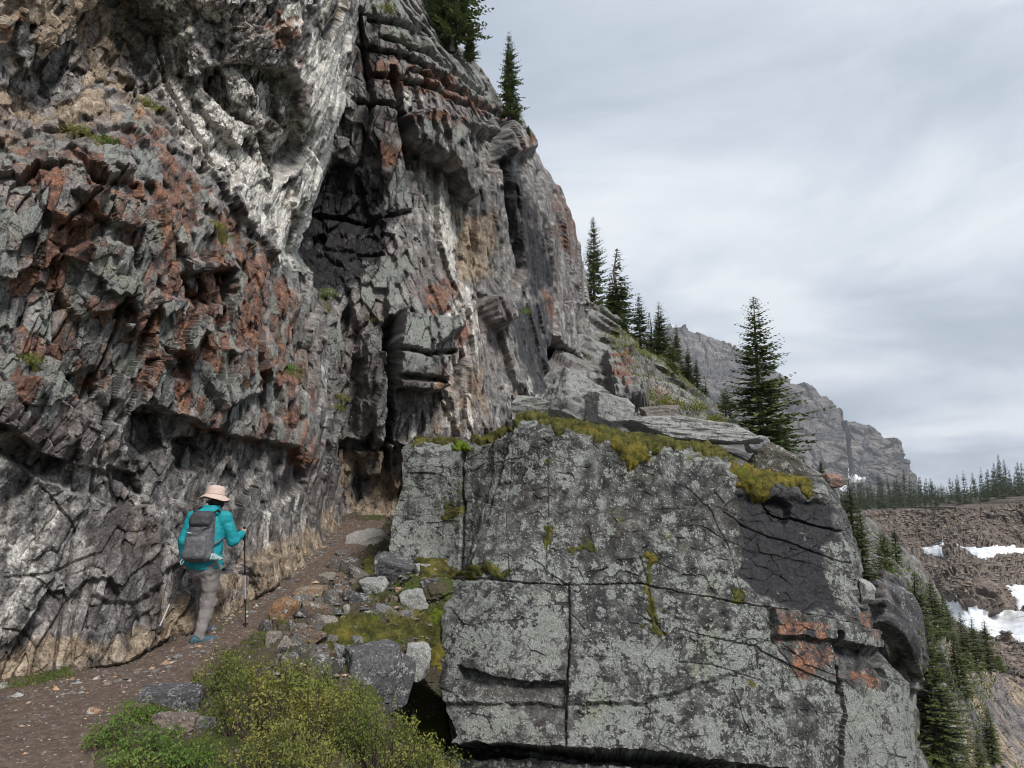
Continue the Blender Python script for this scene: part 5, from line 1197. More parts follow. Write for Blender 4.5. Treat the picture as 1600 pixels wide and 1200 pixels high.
# ---- leafy plants
def leaf_quads(P, size, rng, up=0.5, aspect=0.5):
    n = len(P)
    d = rng.normal(size=(n, 3)) + np.array([0, 0, up]); d /= np.linalg.norm(d, axis=1, keepdims=True)
    w_ = np.cross(d, rng.normal(size=(n, 3))); w_ /= np.linalg.norm(w_, axis=1, keepdims=True)
    s_ = size * rng.uniform(0.6, 1.3, (n, 1))
    mid = P + d * s_ * 0.5
    return np.stack([P, mid + w_ * s_ * aspect * 0.5, P + d * s_, mid - w_ * s_ * aspect * 0.5], 1)
M_WILLOW = leaf_material('willow_leaves', [(0.30, (0.06, 0.085, 0.02)), (0.46, (0.14, 0.165, 0.04)), (0.58, (0.24, 0.235, 0.06)), (0.72, (0.34, 0.28, 0.08))], 2.2)
M_HERB = leaf_material('herb_leaves', [(0.28, (0.05, 0.095, 0.02)), (0.5, (0.12, 0.19, 0.04)), (0.72, (0.22, 0.28, 0.07))], 3.0)
M_TWIG = simple_mat('twig', [(0.3, (0.06, 0.042, 0.03)), (0.7, (0.16, 0.11, 0.08))], 40, 0.9, 0)
def shrub(name, x, y, d, rad, hgt, nst, nleaf, lsize, seed, label, mat, cat='shrub', flat=1.0):
    rng = np.random.default_rng(seed)
    base = atv(x, y, d)
    tv, tf, off, LP = [], [], 0, []
    for k in range(nst):
        a = rng.uniform(0, 6.28); rr = rad * math.sqrt(rng.random()) 
        tip = np.array([math.cos(a) * rr, math.sin(a) * rr * flat, hgt * (1.05 - 0.55 * (rr / rad) ** 2) * rng.uniform(0.75, 1.1)])
        b0 = tip * np.array([0.25, 0.25, 0]) + rng.normal(0, 0.02, 3) * [1, 1, 0] - np.array([0, 0, 0.12])
        mid = b0 * 0.45 + tip * 0.55 + rng.normal(0, 0.05 * rad, 3)
        v_, f_ = tube([b0, mid, tip], [0.008, 0.005, 0.002], 3)
        tv.append(v_); tf.append(f_ + off); off += len(v_)
        # leaves grow in little whorls at side twigs
        ncl = max(3, nleaf // 16)
        t_ = 1 - rng.random(ncl) ** 1.6 * 0.75
        c = (1 - t_)[:, None] * mid + t_[:, None] * tip + rng.normal(0, 0.055 * rad + 0.012, (ncl, 3))
        LP.append((c[:, None] + rng.normal(0, lsize * 0.75, (ncl, 9, 3))).reshape(-1, 3))
    e = empty(name, base); tag(e, label, cat)
    mesh_np('stems', np.concatenate(tv), np.concatenate(tf), M_TWIG, None, False, e)
    Q = leaf_quads(np.concatenate(LP), lsize, rng).reshape(-1, 3)
    mesh_np('foliage', Q, np.arange(len(Q)).reshape(-1, 4), mat, None, False, e)
    return e
shrub('willow_shrub', 410, 1165, 5.9, 0.42, 0.62, 70, 120, 0.025, 1, 'leafy yellow-green shrub directly below the hiker at the trail edge', M_WILLOW)
shrub('willow_shrub', 345, 1090, 6.7, 0.25, 0.36, 34, 100, 0.025, 2, 'small green shrub right of the dark squared boulder', M_WILLOW)
shrub('willow_shrub', 500, 1200, 5.9, 0.42, 0.55, 64, 120, 0.025, 3, 'broad shrub in the bottom middle, left half of the thicket', M_WILLOW)
shrub('willow_shrub', 585, 1230, 6.0, 0.42, 0.56, 64, 120, 0.025, 4, 'olive shrub below the big angular boulder', M_WILLOW)
shrub('willow_shrub', 660, 1240, 6.4, 0.36, 0.38, 48, 110, 0.025, 5, 'low shrub under the dark gap beside the block', M_WILLOW)
shrub('willow_shrub', 470, 1110, 6.7, 0.30, 0.42, 40, 100, 0.025, 6, 'shrub growing against the foot of the dry stone wall', M_WILLOW)
shrub('willow_shrub', 540, 1130, 6.8, 0.26, 0.34, 34, 100, 0.025, 7, 'upright shrub tip in front of the big angular boulder', M_WILLOW)
shrub('willow_shrub', 430, 1240, 5.2, 0.42, 0.40, 54, 120, 0.025, 8, 'dark lower shrub at the bottom edge of the picture', M_WILLOW)
for k, (x, y, d, r_, h_, lab) in enumerate(((205, 1130, 5.9, 0.17, 0.13, 'bright green herb clump below the squared boulder'), (170, 1165, 5.3, 0.17, 0.14, 'bright green herb clump at the very edge of the trail'), (235, 1180, 5.2, 0.19, 0.16, 'largest bright herb clump near the bottom edge'), (285, 1200, 5.1, 0.15, 0.12, 'herb clump between the trail and the thicket'), (200, 1215, 4.9, 0.17, 0.14, 'herb clump cut by the bottom edge of the picture'), (320, 1210, 5.2, 0.12, 0.10, 'small herb clump under the thicket'))):
    shrub('herb', x, y, d, r_, h_, 26, 60, 0.026, 40 + k, lab, M_HERB, 'plant')
# small tufts growing on cliff ledges
for k, (sh, x, y, r_, lab) in enumerate(((near, 118, 208, 0.16, 'flowering tuft on the ledge left of the orange patch'), (near, 168, 226, 0.13, 'trailing green tuft along the left ledge'), (near, 235, 160, 0.16, 'yellow-green tuft tucked under the pale buttress'), (near, 52, 566, 0.14, 'bright mossy tuft on the left cliff'), (near, 452, 578, 0.17, 'olive tuft in the middle of the cliff'),
                                          (near, 340, 358, 0.14, 'weedy tuft under the pale buttress point'), (near, 535 - 12, 640, 0.2, 'small leafy bush in the joint columns'), (rear, 512, 458, 0.28, 'hanging green plant beside the black seep'), (rear, 588, 498, 0.24, 'grassy tuft on the column top ledge'), (rear, 602, 20, 0.3, 'green cushion near the cliff top'), (rear, 815, 488, 0.3, 'thin green tuft on the streaked wall'), (rear, 535, 625, 0.28, 'leafy sprig growing from the column joint'))):
    p = sh.pos(x, y); rng = np.random.default_rng(70 + k)
    n = 420
    d = rng.normal(size=(n, 3)); d /= np.linalg.norm(d, axis=1, keepdims=True)
    Q = leaf_quads(np.array(p) + d * (rng.random((n, 1)) ** 0.5) * np.array([r_, r_, r_ * 0.42]) + np.array([0.02, -0.04, 0.02]), r_ * 0.2, rng, 1.2, 0.35).reshape(-1, 3)
    e = tag(empty('ledge_plant', p), lab, 'plant')
    mesh_np('foliage', Q - np.array(p), np.arange(len(Q)).reshape(-1, 4), M_HERB if k % 3 == 1 else M_WILLOW, None, False, e)
for k, (x, y, r_, lab) in enumerate(((1045, 640, 0.55, 'dark heathery bush on the ledge above the flat slab'), (1010, 628, 0.5, 'low bush against the orange outcrop'), (1085, 645, 0.5, 'green bush on the bedded slope'), (985, 560, 0.8, 'bright bush under the slope conifers'), (1120, 664, 0.4, 'small bush left of the light conifer'))):
    dd_ = float(ledge.dep.ravel()[np.argmin((ledge.x - x) ** 2 + (ledge.y - y) ** 2)])
    shrub('bush', x, y, dd_ - 0.4, r_, r_ * 0.7, 26, 60, 0.07, 140 + k, lab, M_WILLOW, 'bush')
# grass
def grass(name, sheet, poly, n, hgt, seed, mat, label, wid=0.004):
    P, nr, rng = scatter_on(sheet, poly, n, seed)
    d = np.concatenate([rng.normal(0, 0.45, (n, 2)), np.ones((n, 1))], 1)
    h_ = hgt * rng.uniform(0.4, 1.2, (n, 1)); a = rng.uniform(0, 6.28, n); w_ = np.stack([np.cos(a), np.sin(a), 0 * a], -1) * wid
    P = P + rng.normal(0, 0.012, (n, 3)) * [1, 1, 0]
    m_ = P + d * h_ * 0.6; tp = P + d * h_ + np.concatenate([d[:, :2] * h_ * 0.5, -0.15 * h_], 1)
    V = np.stack([P - w_, P + w_, m_ + w_ * 0.7, tp, m_ - w_ * 0.7], 1)
    return tag(mesh_np(name, V.reshape(-1, 3), np.arange(n * 5).reshape(-1, 5), mat), label, 'grass', kind='stuff')
M_GRASS = leaf_material('grass_blades', [(0.28, (0.05, 0.08, 0.018)), (0.5, (0.12, 0.16, 0.035)), (0.72, (0.24, 0.23, 0.08))], 4.0)
M_DRY = leaf_material('dry_grass', [(0.3, (0.16, 0.13, 0.06)), (0.7, (0.36, 0.31, 0.17))], 4.0)
grass('grass', ground, [(20, 1065), (110, 1045), (116, 1060), (60, 1078), (0, 1085)], 500, 0.07, 1, M_GRASS, 'grass tufts at the cliff foot near the left edge')
grass('grass', ground, [(300, 1000), (330, 985), (430, 905), (440, 912), (350, 985), (310, 1005)], 420, 0.045, 2, M_GRASS, 'short grass along the cliff foot behind the hiker')
grass('grass', ground, [(400, 985), (440, 955), (450, 975), (420, 1010), (380, 1035), (340, 1050)], 420, 0.06, 3, M_GRASS, 'grass on the trail edge above the wall')
grass('grass', ground, [(505, 975), (560, 955), (640, 955), (710, 930), (715, 1010), (650, 1020), (560, 1010), (510, 1020)], 1500, 0.07, 4, M_GRASS, 'green grass and sedge on the mossy bank')
grass('grass', ground, [(580, 930), (640, 950), (700, 960), (690, 1000), (600, 990)], 260, 0.11, 5, M_DRY, 'dry straw grass on the mossy bank')
grass('grass', ground, [(140, 1150), (240, 1100), (330, 1080), (340, 1300), (150, 1300)], 900, 0.05, 6, M_GRASS, 'grass among the herbs in the left foreground')
grass('grass', ledge, [(935, 520), (975, 502), (1070, 574), (1120, 640), (1060, 640), (1000, 640)], 1500, 0.16, 7, M_GRASS, 'grass patches on the slope behind the block', 0.02)
grass('grass', fall, [(1360, 820), (1440, 890), (1490, 990), (1560, 1060), (1500, 1250), (1420, 1200), (1400, 950)], 1500, 0.16, 8, M_GRASS, 'grass patches on the steep hillside', 0.02)
# ---- moss
def moss_material(name, stops):
    m, t, b = newmat(name); g = G(t)
    col = g.ramp(g.math('ADD', g.math('MULTIPLY', g.noise(5, 4, 0.65), 0.65), g.math('MULTIPLY', g.noise(60, 3, 0.7), 0.35)), stops)
    t.links.new(col, b.inputs['Base Color']); b.inputs['Roughness'].default_value = 1.0; b.inputs['Specular IOR Level'].default_value = 0.1
    g.bump(b, g.noise(70, 4, 0.8), 1.0, 0.03)
    return m
M_MOSS = moss_material('green_moss', [(0.34, (0.03, 0.03, 0.014)), (0.47, (0.08, 0.078, 0.026)), (0.56, (0.15, 0.145, 0.04)), (0.68, (0.27, 0.21, 0.05))])
M_MOSSG = moss_material('golden_moss', [(0.34, (0.045, 0.046, 0.018)), (0.46, (0.12, 0.11, 0.03)), (0.55, (0.22, 0.18, 0.04)), (0.68, (0.36, 0.27, 0.05))])
M_MOSSB = moss_material('bright_moss', [(0.3, (0.05, 0.08, 0.01)), (0.5, (0.14, 0.2, 0.02)), (0.7, (0.24, 0.32, 0.04))])
def moss(sheet, poly, mat, thick, label, seed, soft=10, tufts=500, tuft=0.022, ragged=1.9):
    tufts = int(tufts * 1.8)
    r = sheet.patch('moss', poly, mat, thick * 0.6, thick * 0.35, 0.06, seed, soft=soft, lift=0.006, ragged=ragged)
    if not r: return
    o, V, n_, f = r
    rng = np.random.default_rng(seed)
    ok = np.where(f > 0.15)[0]
    if len(ok) == 0: ok = np.arange(len(f))
    k = rng.choice(ok, tufts)
    P = V[k] + rng.normal(0, 0.012, (tufts, 3))
    Q = leaf_quads(P - n_[k] * 0.01, tuft, rng, 0.4, 0.28) + n_[k][:, None] * np.array([0, .5, 1, .5])[None, :, None] * tuft * 0.6
    Q = Q.reshape(-1, 3)
    o.name = 'moss'
    tag(o, label, 'moss', kind='stuff')
    mesh_np('moss_tips', Q, np.arange(len(Q)).reshape(-1, 4), mat, None, False, o)
moss(block, [(735, 676), (765, 660), (800, 650), (830, 645), (900, 655), (1000, 675), (1060, 684), (1125, 696), (1160, 722), (1140, 718), (1090, 706), (1050, 698), (1000, 706), (950, 694), (900, 678), (850, 664), (810, 660), (770, 680), (745, 690)], M_MOSS, 0.10, 'long moss mat along the top edge of the block', 1, 7, 3500)
moss(block, [(950, 688), (1000, 692), (1018, 708), (1012, 722), (1000, 720), (990, 736), (972, 728), (962, 706)], M_MOSSG, 0.09, 'golden moss tongue hanging from the long moss mat', 2, 7, 900)
moss(block, [(870, 662), (900, 664), (950, 678), (940, 684), (890, 674)], M_MOSSG, 0.13, 'golden strip within the long moss mat', 3, 6, 500)
moss(block, [(1138, 722), (1170, 732), (1225, 740), (1266, 752), (1266, 770), (1240, 764), (1205, 762), (1196, 784), (1178, 780), (1160, 764), (1146, 742)], M_MOSSG, 0.13, 'thick golden moss cushion on the right shoulder of the block', 4, 8, 2200)
moss(block, [(1145, 732), (1175, 738), (1185, 756), (1168, 760), (1150, 746)], M_MOSSB, 0.16, 'bright green spot in the golden moss cushion', 5, 8, 300)
moss(block, [(632, 676), (700, 674), (724, 676), (720, 684), (660, 686)], M_MOSS, 0.06, 'moss lip on the left step of the block', 6, 5, 500)
moss(block, [(704, 676), (726, 676), (728, 690), (718, 696), (706, 690)], M_MOSSB, 0.09, 'bright moss ball beside the left moss lip', 7, 6, 250)
moss(block, [(694, 884), (735, 880), (790, 890), (810, 898), (760, 902), (700, 902)], M_MOSS, 0.06, 'dark moss on the horizontal joint of the block', 8, 6, 700)
moss(block, [(1003, 864), (1030, 866), (1026, 880), (1010, 890)], M_MOSSG, 0.03, 'ochre moss cap at the top of the mossy crack', 9, 5, 200, 0.018, 2.5)
moss(block, [(1004, 890), (1018, 895), (1024, 930), (1040, 985), (1036, 1002), (1018, 985), (1006, 940)], M_MOSS, 0.014, 'brown moss filling the crack in the block face', 10, 5, 300, 0.016, 4.0)
moss(block, [(1143, 932), (1166, 930), (1166, 946), (1146, 948)], M_MOSS, 0.03, 'small green moss pad on the block face', 11, 5, 150, 0.018, 3.0)
moss(block, [(886, 850), (925, 848), (926, 860), (888, 860)], M_MOSS, 0.015, 'ochre moss streak in the middle of the block face', 13, 4, 120, 0.016, 3.0)
moss(block, [(848, 822), (866, 818), (868, 850), (852, 850)], M_MOSS, 0.015, 'small moss tuft left of the ochre streak', 14, 4, 120, 0.016, 3.0)
moss(block, [(684, 786), (714, 788), (712, 808), (688, 806)], M_MOSS, 0.015, 'moss patch on the left step of the block', 15, 4, 150, 0.016, 3.0)
moss(ground, [(505, 985), (545, 965), (600, 975), (660, 950), (712, 940), (716, 990), (690, 1020), (650, 1010), (600, 1005), (560, 1000), (530, 1020), (508, 1015)], M_MOSS, 0.07, 'green and brown moss mat over the bank', 16, 12, 2500)
moss(ground, [(662, 955), (700, 950), (705, 985), (672, 985)], M_MOSSB, 0.09, 'bright green moss cushion on the bank', 17, 10, 500)
moss(ground, [(690, 985), (722, 980), (715, 1015), (680, 1050), (672, 1020)], M_MOSSG, 0.09, 'golden moss hanging over the dark gap', 18, 10, 600)
moss(ground, [(560, 868), (620, 872), (640, 884), (600, 890), (570, 896)], M_MOSS, 0.06, 'moss under the pale flat-topped stone', 19, 8, 500)
moss(ground, [(650, 880), (700, 862), (720, 875), (700, 905), (660, 905)], M_MOSS, 0.06, 'moss in the corner below the block step', 20, 8, 500)
moss(ground, [(572, 970), (588, 968), (590, 982), (575, 984)], M_MOSSB, 0.07, 'small bright moss pad among the bank stones', 21, 6, 150)
# ================================================================== HIKER
def surf_nets(f, lo, h):
    """Smooth closed surface where the sampled field f crosses zero."""
    ins = f < 0
    nx, ny, nz_ = f.shape
    acc = np.zeros((nx - 1, ny - 1, nz_ - 1, 3)); cnt = np.zeros((nx - 1, ny - 1, nz_ - 1))
    cor = [(i, j, k) for i in (0, 1) for j in (0, 1) for k in (0, 1)]
    sl = lambda c: tuple(slice(c[q], f.shape[q] - 1 + c[q]) for q in range(3))
    for a in cor:
        for ax in range(3):
            if a[ax]: continue
            b_ = list(a); b_[ax] = 1
            fa, fb = f[sl(a)], f[sl(b_)]
            c = (fa < 0) != (fb < 0)
            t_ = np.where(c, fa / np.where(c, fa - fb, 1), 0)
            for q in range(3):
                acc[..., q] += np.where(c, a[q] + (t_ if q == ax else 0), 0)
            cnt += c
    act = cnt > 0
    idx = np.full(act.shape, -1); idx[act] = np.arange(act.sum())
    ijk = np.stack(np.where(act), -1)
    V = lo + h * (ijk + acc[act] / cnt[act][:, None])
    Q = []
    for ax in range(3):
        u, v = [q for q in range(3) if q != ax]
        a = [slice(None)] * 3; b_ = [slice(None)] * 3
        a[ax] = slice(0, f.shape[ax] - 1); b_[ax] = slice(1, f.shape[ax])
        ch = ins[tuple(a)] != ins[tuple(b_)]
        p = np.stack(np.where(ch), -1)
        p = p[(p[:, u] > 0) & (p[:, v] > 0) & (p[:, u] < f.shape[u] - 1) & (p[:, v] < f.shape[v] - 1)]
        s_ = ins[tuple(a)][p[:, 0], p[:, 1], p[:, 2]]
        def g_(du, dv):
            q = p.copy(); q[:, u] += du; q[:, v] += dv
            return idx[q[:, 0], q[:, 1], q[:, 2]]
        q4 = np.stack([g_(-1, -1), g_(0, -1), g_(0, 0), g_(-1, 0)], -1)
        flip = s_ if ax != 1 else ~s_
        q4[~flip] = q4[~flip][:, ::-1]
        Q.append(q4)
    return V, np.concatenate(Q)
def cone(P, a, b_, ra, rb, sq=(1, 1, 1)):
    sq = np.array(sq); a = np.array(a) * sq; b_ = np.array(b_) * sq; P = P * sq
    d = b_ - a; t_ = np.clip(((P - a) @ d) / d.dot(d), 0, 1)
    return np.linalg.norm(P - a - t_[..., None] * d, axis=-1) - (ra + (rb - ra) * t_)
def smin(a, b_, k):
    h_ = np.clip(0.5 + 0.5 * (b_ - a) / k, 0, 1)
    return b_ + (a - b_) * h_ - k * h_ * (1 - h_)
def solid(name, lo, hi, h, fn, mat, parent, wr=0.0, ws=0.06, seed=0, loc=(0, 0, 0)):
    lo = np.array(lo); hi = np.array(hi); n = np.ceil((hi - lo) / h).astype(int) + 1
    X, Y, Z = np.meshgrid(*[lo[q] + h * np.arange(n[q]) for q in range(3)], indexing='ij')
    P = np.stack([X, Y, Z], -1)
    f = fn(P)
    if wr: f = f + wr * fbm(P.reshape(-1, 3) / np.array([ws, ws, ws * 1.0]), seed, 3).reshape(f.shape)
    V, Fq = surf_nets(f, lo, h)
    o = mesh_np(name, V, Fq, mat, None, True, parent)
    o.location = loc
    return o
def cloth(name, c, rough=0.75, var=0.25, scale=60):
    c = np.array(c)
    return simple_mat(name, [(0.3, tuple(c * (1 - var))), (0.7, tuple(c * (1 + var)))], scale, rough, 0.004)
M_SKIN = cloth('skin', (0.45, 0.26, 0.19), 0.5, 0.1); M_JACKET = cloth('teal_jacket', (0.013, 0.26, 0.30), 0.6, 0.15, 25); M_PANTS = cloth('grey_trousers', (0.215, 0.195, 0.188), 0.85, 0.15)
M_PACK = cloth('grey_pack', (0.12, 0.12, 0.13), 0.6, 0.3, 30); M_PACKD = cloth('dark_pack', (0.06, 0.06, 0.067), 0.6, 0.3, 30); M_HAT = cloth('beige_hat', (0.56, 0.43, 0.37), 0.85, 0.12, 40)
M_HAIR = cloth('dark_hair', (0.018, 0.014, 0.012), 0.5, 0.3); M_SHOE = cloth('teal_shoe', (0.05, 0.095, 0.115), 0.7, 0.7, 45); M_SOLE = cloth('shoe_sole', (0.20, 0.33, 0.38), 0.7, 0.3, 40)
M_POLEK = cloth('black_pole', (0.02, 0.02, 0.022), 0.4, 0.2); M_POLES = cloth('silver_pole', (0.45, 0.45, 0.46), 0.35, 0.1); M_PATT = cloth('patterned_cloth', (0.30, 0.42, 0.42), 0.8, 0.9, 70)
HD = 8.4
H0 = atv(310, 1008, HD)
hip_l, hip_r = (-0.065, 0.03, 0.82), (0.082, 0.0, 0.82)
legs = {'r': [hip_r, (0.055, 0.05, 0.45), (0.012, -0.02, 0.09)], 'l': [hip_l, (-0.055, 0.24, 0.50), (-0.105, 0.40, 0.13)]}
sh_l, sh_r = (-0.165, 0.02, 1.37), (0.190, 0.02, 1.37)
el_r, wr_r, ha_r = (0.275, 0.08, 1.115), (0.300, 0.27, 1.185), (0.308, 0.31, 1.205)
el_l, wr_l, ha_l = (-0.225, -0.03, 1.11), (-0.222, 0.02, 0.88), (-0.222, 0.04, 0.83)
HEADC = np.array((0.055, 0.06, 1.585))
person = empty('person', H0)
tag(person, 'hiker from behind in teal jacket, grey trousers and beige bucket hat, walking uphill', 'person')
def body_f(P):
    d = np.linalg.norm((P - HEADC) / np.array([0.078, 0.095, 0.112]), axis=-1) * 0.085 - 0.085
    d = smin(d, cone(P, (0.038, 0.03, 1.42), HEADC - [0.0, 0, 0.06], 0.05, 0.048), 0.03)
    d = smin(d, np.linalg.norm((P - (HEADC + [0.035, 0.105, -0.02])) / np.array([0.018, 0.03, 0.03]), axis=-1) * 0.02 - 0.02, 0.02)
    d = smin(d, cone(P, (0.012, 0.0, 0.88), (0.015, 0.02, 1.30), 0.085, 0.10, (0.85, 1.1, 1)), 0.05)
    d = smin(d, cone(P, sh_l, sh_r, 0.05, 0.05), 0.05)
    for a, b_, c in ((sh_r, el_r, wr_r), (sh_l, el_l, wr_l)):
        d = smin(d, smin(cone(P, a, b_, 0.045, 0.036), cone(P, b_, c, 0.036, 0.026), 0.02), 0.03)
    for L in legs.values():
        d = smin(d, smin(cone(P, L[0], L[1], 0.066, 0.046), cone(P, L[1], L[2], 0.044, 0.034), 0.02), 0.04)
    for (hx, s_) in ((ha_r, 1), (ha_l, -1)):
        hx = np.array(hx)
        d = smin(d, cone(P, wr_r if s_ > 0 else wr_l, hx, 0.024, 0.03, (1, 1.2, 1)), 0.012)
        for k in range(4):    # fingers curled round the grip
            z = 0.028 - 0.019 * k
            a = hx + [0.016 * s_, 0.018, z]; b_ = hx + [0.004 * s_, 0.048, z - 0.003]; c = hx + [-0.024 * s_, 0.040, z - 0.005 + 0.001 * k]
            d = np.minimum(d, np.minimum(cone(P, a, b_, 0.010, 0.009), cone(P, b_, c, 0.009, 0.008)))
        d = smin(d, cone(P, hx + [-0.012 * s_, -0.01, 0.02], hx + [-0.03 * s_, 0.022, 0.042], 0.011, 0.009), 0.006)
    return d
solid('body', (-0.33, -0.18, 0.03), (0.42, 0.52, 1.72), 0.0095, body_f, M_SKIN, person)
def jacket_f(P):
    t_ = np.clip((P[..., 2] - 0.80) / 0.60, 0, 1)
    cx_ = 0.012 + 0.004 * t_
    hw = np.interp(t_, [0, 0.25, 0.55, 0.85, 1.0], [0.186, 0.172, 0.174, 0.174, 0.12]); hd = np.interp(t_, [0, 0.3, 0.8, 1.0], [0.150, 0.140, 0.135, 0.085])
    q = np.sqrt(((P[..., 0] - cx_) / hw) ** 2 + ((P[..., 1] - 0.01) / hd) ** 2)
    d = np.maximum((q - 1) * 0.14, np.maximum(0.805 - P[..., 2], P[..., 2] - 1.44))
    d = smin(d, cone(P, np.array(sh_l) + [0.03, 0, -0.015], np.array(sh_r) - [0.03, 0, 0.015], 0.07, 0.07), 0.05)
    d = smin(d, smin(cone(P, sh_r, el_r, 0.078, 0.064), cone(P, el_r, wr_r, 0.064, 0.044), 0.025), 0.035)
    d = smin(d, smin(cone(P, sh_l, el_l, 0.078, 0.064), cone(P, el_l, wr_l, 0.064, 0.044), 0.025), 0.035)
    return np.maximum(d, 0.805 - P[..., 2] + 0 * d) if True else d
solid('jacket', (-0.34, -0.2, 0.78), (0.42, 0.36, 1.47), 0.0105, jacket_f, M_JACKET, person, 0.015, 0.085, 3)
def collar_f(P):
    q = np.sqrt(((P[..., 0] - 0.034) / 0.100) ** 2 + ((P[..., 1] - 0.025) / 0.095) ** 2)
    d = np.maximum((q - 1) * 0.09, np.maximum(1.40 - P[..., 2], P[..., 2] - 1.505))
    return smin(d, cone(P, (-0.045, -0.06, 1.435), (0.115, -0.05, 1.43), 0.036, 0.036), 0.03)
solid('hood', (-0.13, -0.14, 1.36), (0.2, 0.16, 1.55), 0.0095, collar_f, M_JACKET, person, 0.006, 0.05, 5)
def pants_f(P):
    d = cone(P, (-0.032, 0.0, 0.84), (0.056, 0.0, 0.84), 0.125, 0.125, (1, 1.05, 0.8))
    for L in legs.values():
        d = smin(d, smin(cone(P, L[0], L[1], 0.103, 0.078), cone(P, L[1], L[2], 0.078, 0.058), 0.03), 0.035)
    return np.maximum(d, P[..., 2] - 0.93)
solid('trousers', (-0.23, -0.18, 0.02), (0.25, 0.54, 0.96), 0.0105, pants_f, M_PANTS, person, 0.020, 0.085, 7)
for nm, an, yaw in (('r', legs['r'][2], -0.75), ('l', legs['l'][2], -0.4)):
    an = np.array(an); d_ = np.array([-math.sin(yaw), math.cos(yaw), 0])
    h0 = an + [0, 0, -0.035] - d_ * 0.05; t0 = an + [0, 0, -0.048] + d_ * 0.15
    z0 = an[2] - 0.085
    sh = solid('shoe', an - [0.2, 0.2, 0.11], an + [0.22, 0.24, 0.1], 0.009, lambda P: np.maximum(smin(smin(cone(P, h0, t0, 0.045, 0.036), cone(P, an + [0, 0, 0.03], h0, 0.048, 0.045), 0.03), cone(P, h0 + d_ * 0.08, t0, 0.047, 0.038), 0.02), z0 + 0.022 - P[..., 2]), M_SHOE, person)
    solid('sole', an - [0.2, 0.2, 0.12], an + [0.22, 0.24, 0.0], 0.008, lambda P: np.maximum(cone(P, np.array([h0[0], h0[1], z0 + 0.01]), np.array([t0[0], t0[1], z0 + 0.012]), 0.05, 0.044), np.maximum(z0 - P[..., 2], P[..., 2] - z0 - 0.026)), M_SOLE, sh)
def hair_f(P):
    d = np.linalg.norm((P - (HEADC + [0.012, 0.0, -0.035])) / np.array([0.088, 0.098, 0.105]), axis=-1) * 0.09 - 0.09
    return np.maximum(d, -np.linalg.norm(P - (HEADC + [0.05, 0.14, -0.03]), axis=-1) + 0.085)
solid('hair', (-0.08, -0.08, 1.42), (0.2, 0.2, 1.7), 0.009, hair_f, M_HAIR, person, 0.006, 0.03, 9)
# bucket hat: crown and a wavy drooping brim, tilted with the head
prof = [(0.0, 0.118), (0.045, 0.116), (0.078, 0.106), (0.092, 0.085), (0.098, 0.045), (0.104, 0.012), (0.112, 0.004), (0.140, -0.018), (0.165, -0.040), (0.168, -0.046), (0.140, -0.026), (0.106, -0.006)]
nseg = 40; V = []; Fq = []
for k, (r_, z_) in enumerate(prof):
    for q in range(nseg):
        a = 2 * math.pi * q / nseg
        wv = 0.010 * math.sin(3 * a + 0.6) * max(0, (r_ - 0.1) / 0.06)
        V.append((math.cos(a) * (r_ + 0.001), math.sin(a) * r_ * 1.06, z_ + wv + 0.003 * math.sin(7 * a + k)))
for k in range(len(prof) - 1):
    for q in range(nseg): Fq.append((k * nseg + q, (k + 1) * nseg + q, (k + 1) * nseg + (q + 1) % nseg, k * nseg + (q + 1) % nseg))
hat = mesh_np('hat', np.array(V), np.array(Fq), M_HAT, None, True, person)
hat.location = Vector(HEADC) + Vector((-0.004, -0.005, 0.028)); hat.rotation_euler = (-0.10, 0.10, 0)
bnd = []; 
hb = [(math.cos(a) * 0.1025, math.sin(a) * 0.1085, 0.016) for a in np.linspace(0, 2 * math.pi, 33)]
v_, f_ = tube(hb, [0.006] * 33, 5)
mesh_np('hat_band', v_, f_, cloth('hat_band', (0.46, 0.32, 0.28), 0.85, 0.1), None, True, hat)
# ---- backpack
pack = empty('backpack', H0 + Vector((-0.005, -0.12, 0.92)))
tag(pack, 'slim grey day pack worn on the back of the hiker', 'backpack')
def rbox(P, c, hx, r_):
    q = np.abs(P - np.array(c)) - np.array(hx) + r_
    return np.linalg.norm(np.maximum(q, 0), axis=-1) + np.minimum(q.max(-1), 0) - r_
def shear(P):   # leans with the back, wider at the bottom
    Q = P.copy(); t_ = np.clip(P[..., 2] / 0.48, -0.2, 1.2)
    Q[..., 0] = (P[..., 0] - 0.035 * t_) / (1.12 - 0.28 * t_); Q[..., 1] = P[..., 1] + 0.02
    return Q
solid('main_bag', (-0.24, -0.2, -0.08), (0.34, 0.12, 0.60), 0.0105, lambda P: rbox(shear(P), (0, -0.03, 0.24), (0.142, 0.095, 0.27), 0.08), M_PACK, pack, 0.012, 0.07, 11)
solid('front_pocket', (-0.24, -0.24, -0.04), (0.30, 0.05, 0.36), 0.0105, lambda P: rbox(shear(P), (-0.01, -0.10, 0.13), (0.12, 0.06, 0.13), 0.05), M_PACK, pack, 0.010, 0.05, 12)
solid('lid', (-0.15, -0.24, 0.28), (0.34, 0.12, 0.64), 0.0105, lambda P: rbox(shear(P), (0.0, -0.05, 0.43), (0.14, 0.105, 0.09), 0.07), M_PACKD, pack, 0.012, 0.06, 13)
solid('side_pocket', (0.05, -0.22, -0.06), (0.32, 0.12, 0.18), 0.0095, lambda P: np.maximum(rbox(P, (0.175, -0.04, 0.045), (0.10, 0.05, 0.055), 0.03), P[..., 2] - 0.10 + 0.55 * (P[..., 0] - 0.10)), M_PATT, pack)
def strap(name, pts, r_, mat, par):
    v_, f_ = tube(pts, [r_] * len(pts), 6); return mesh_np(name, v_, f_, mat, None, True, par)
strap('shoulder_strap', [(0.10, -0.02, 0.50), (0.15, 0.05, 0.53), (0.17, 0.17, 0.45)], 0.018, M_PACKD, pack)
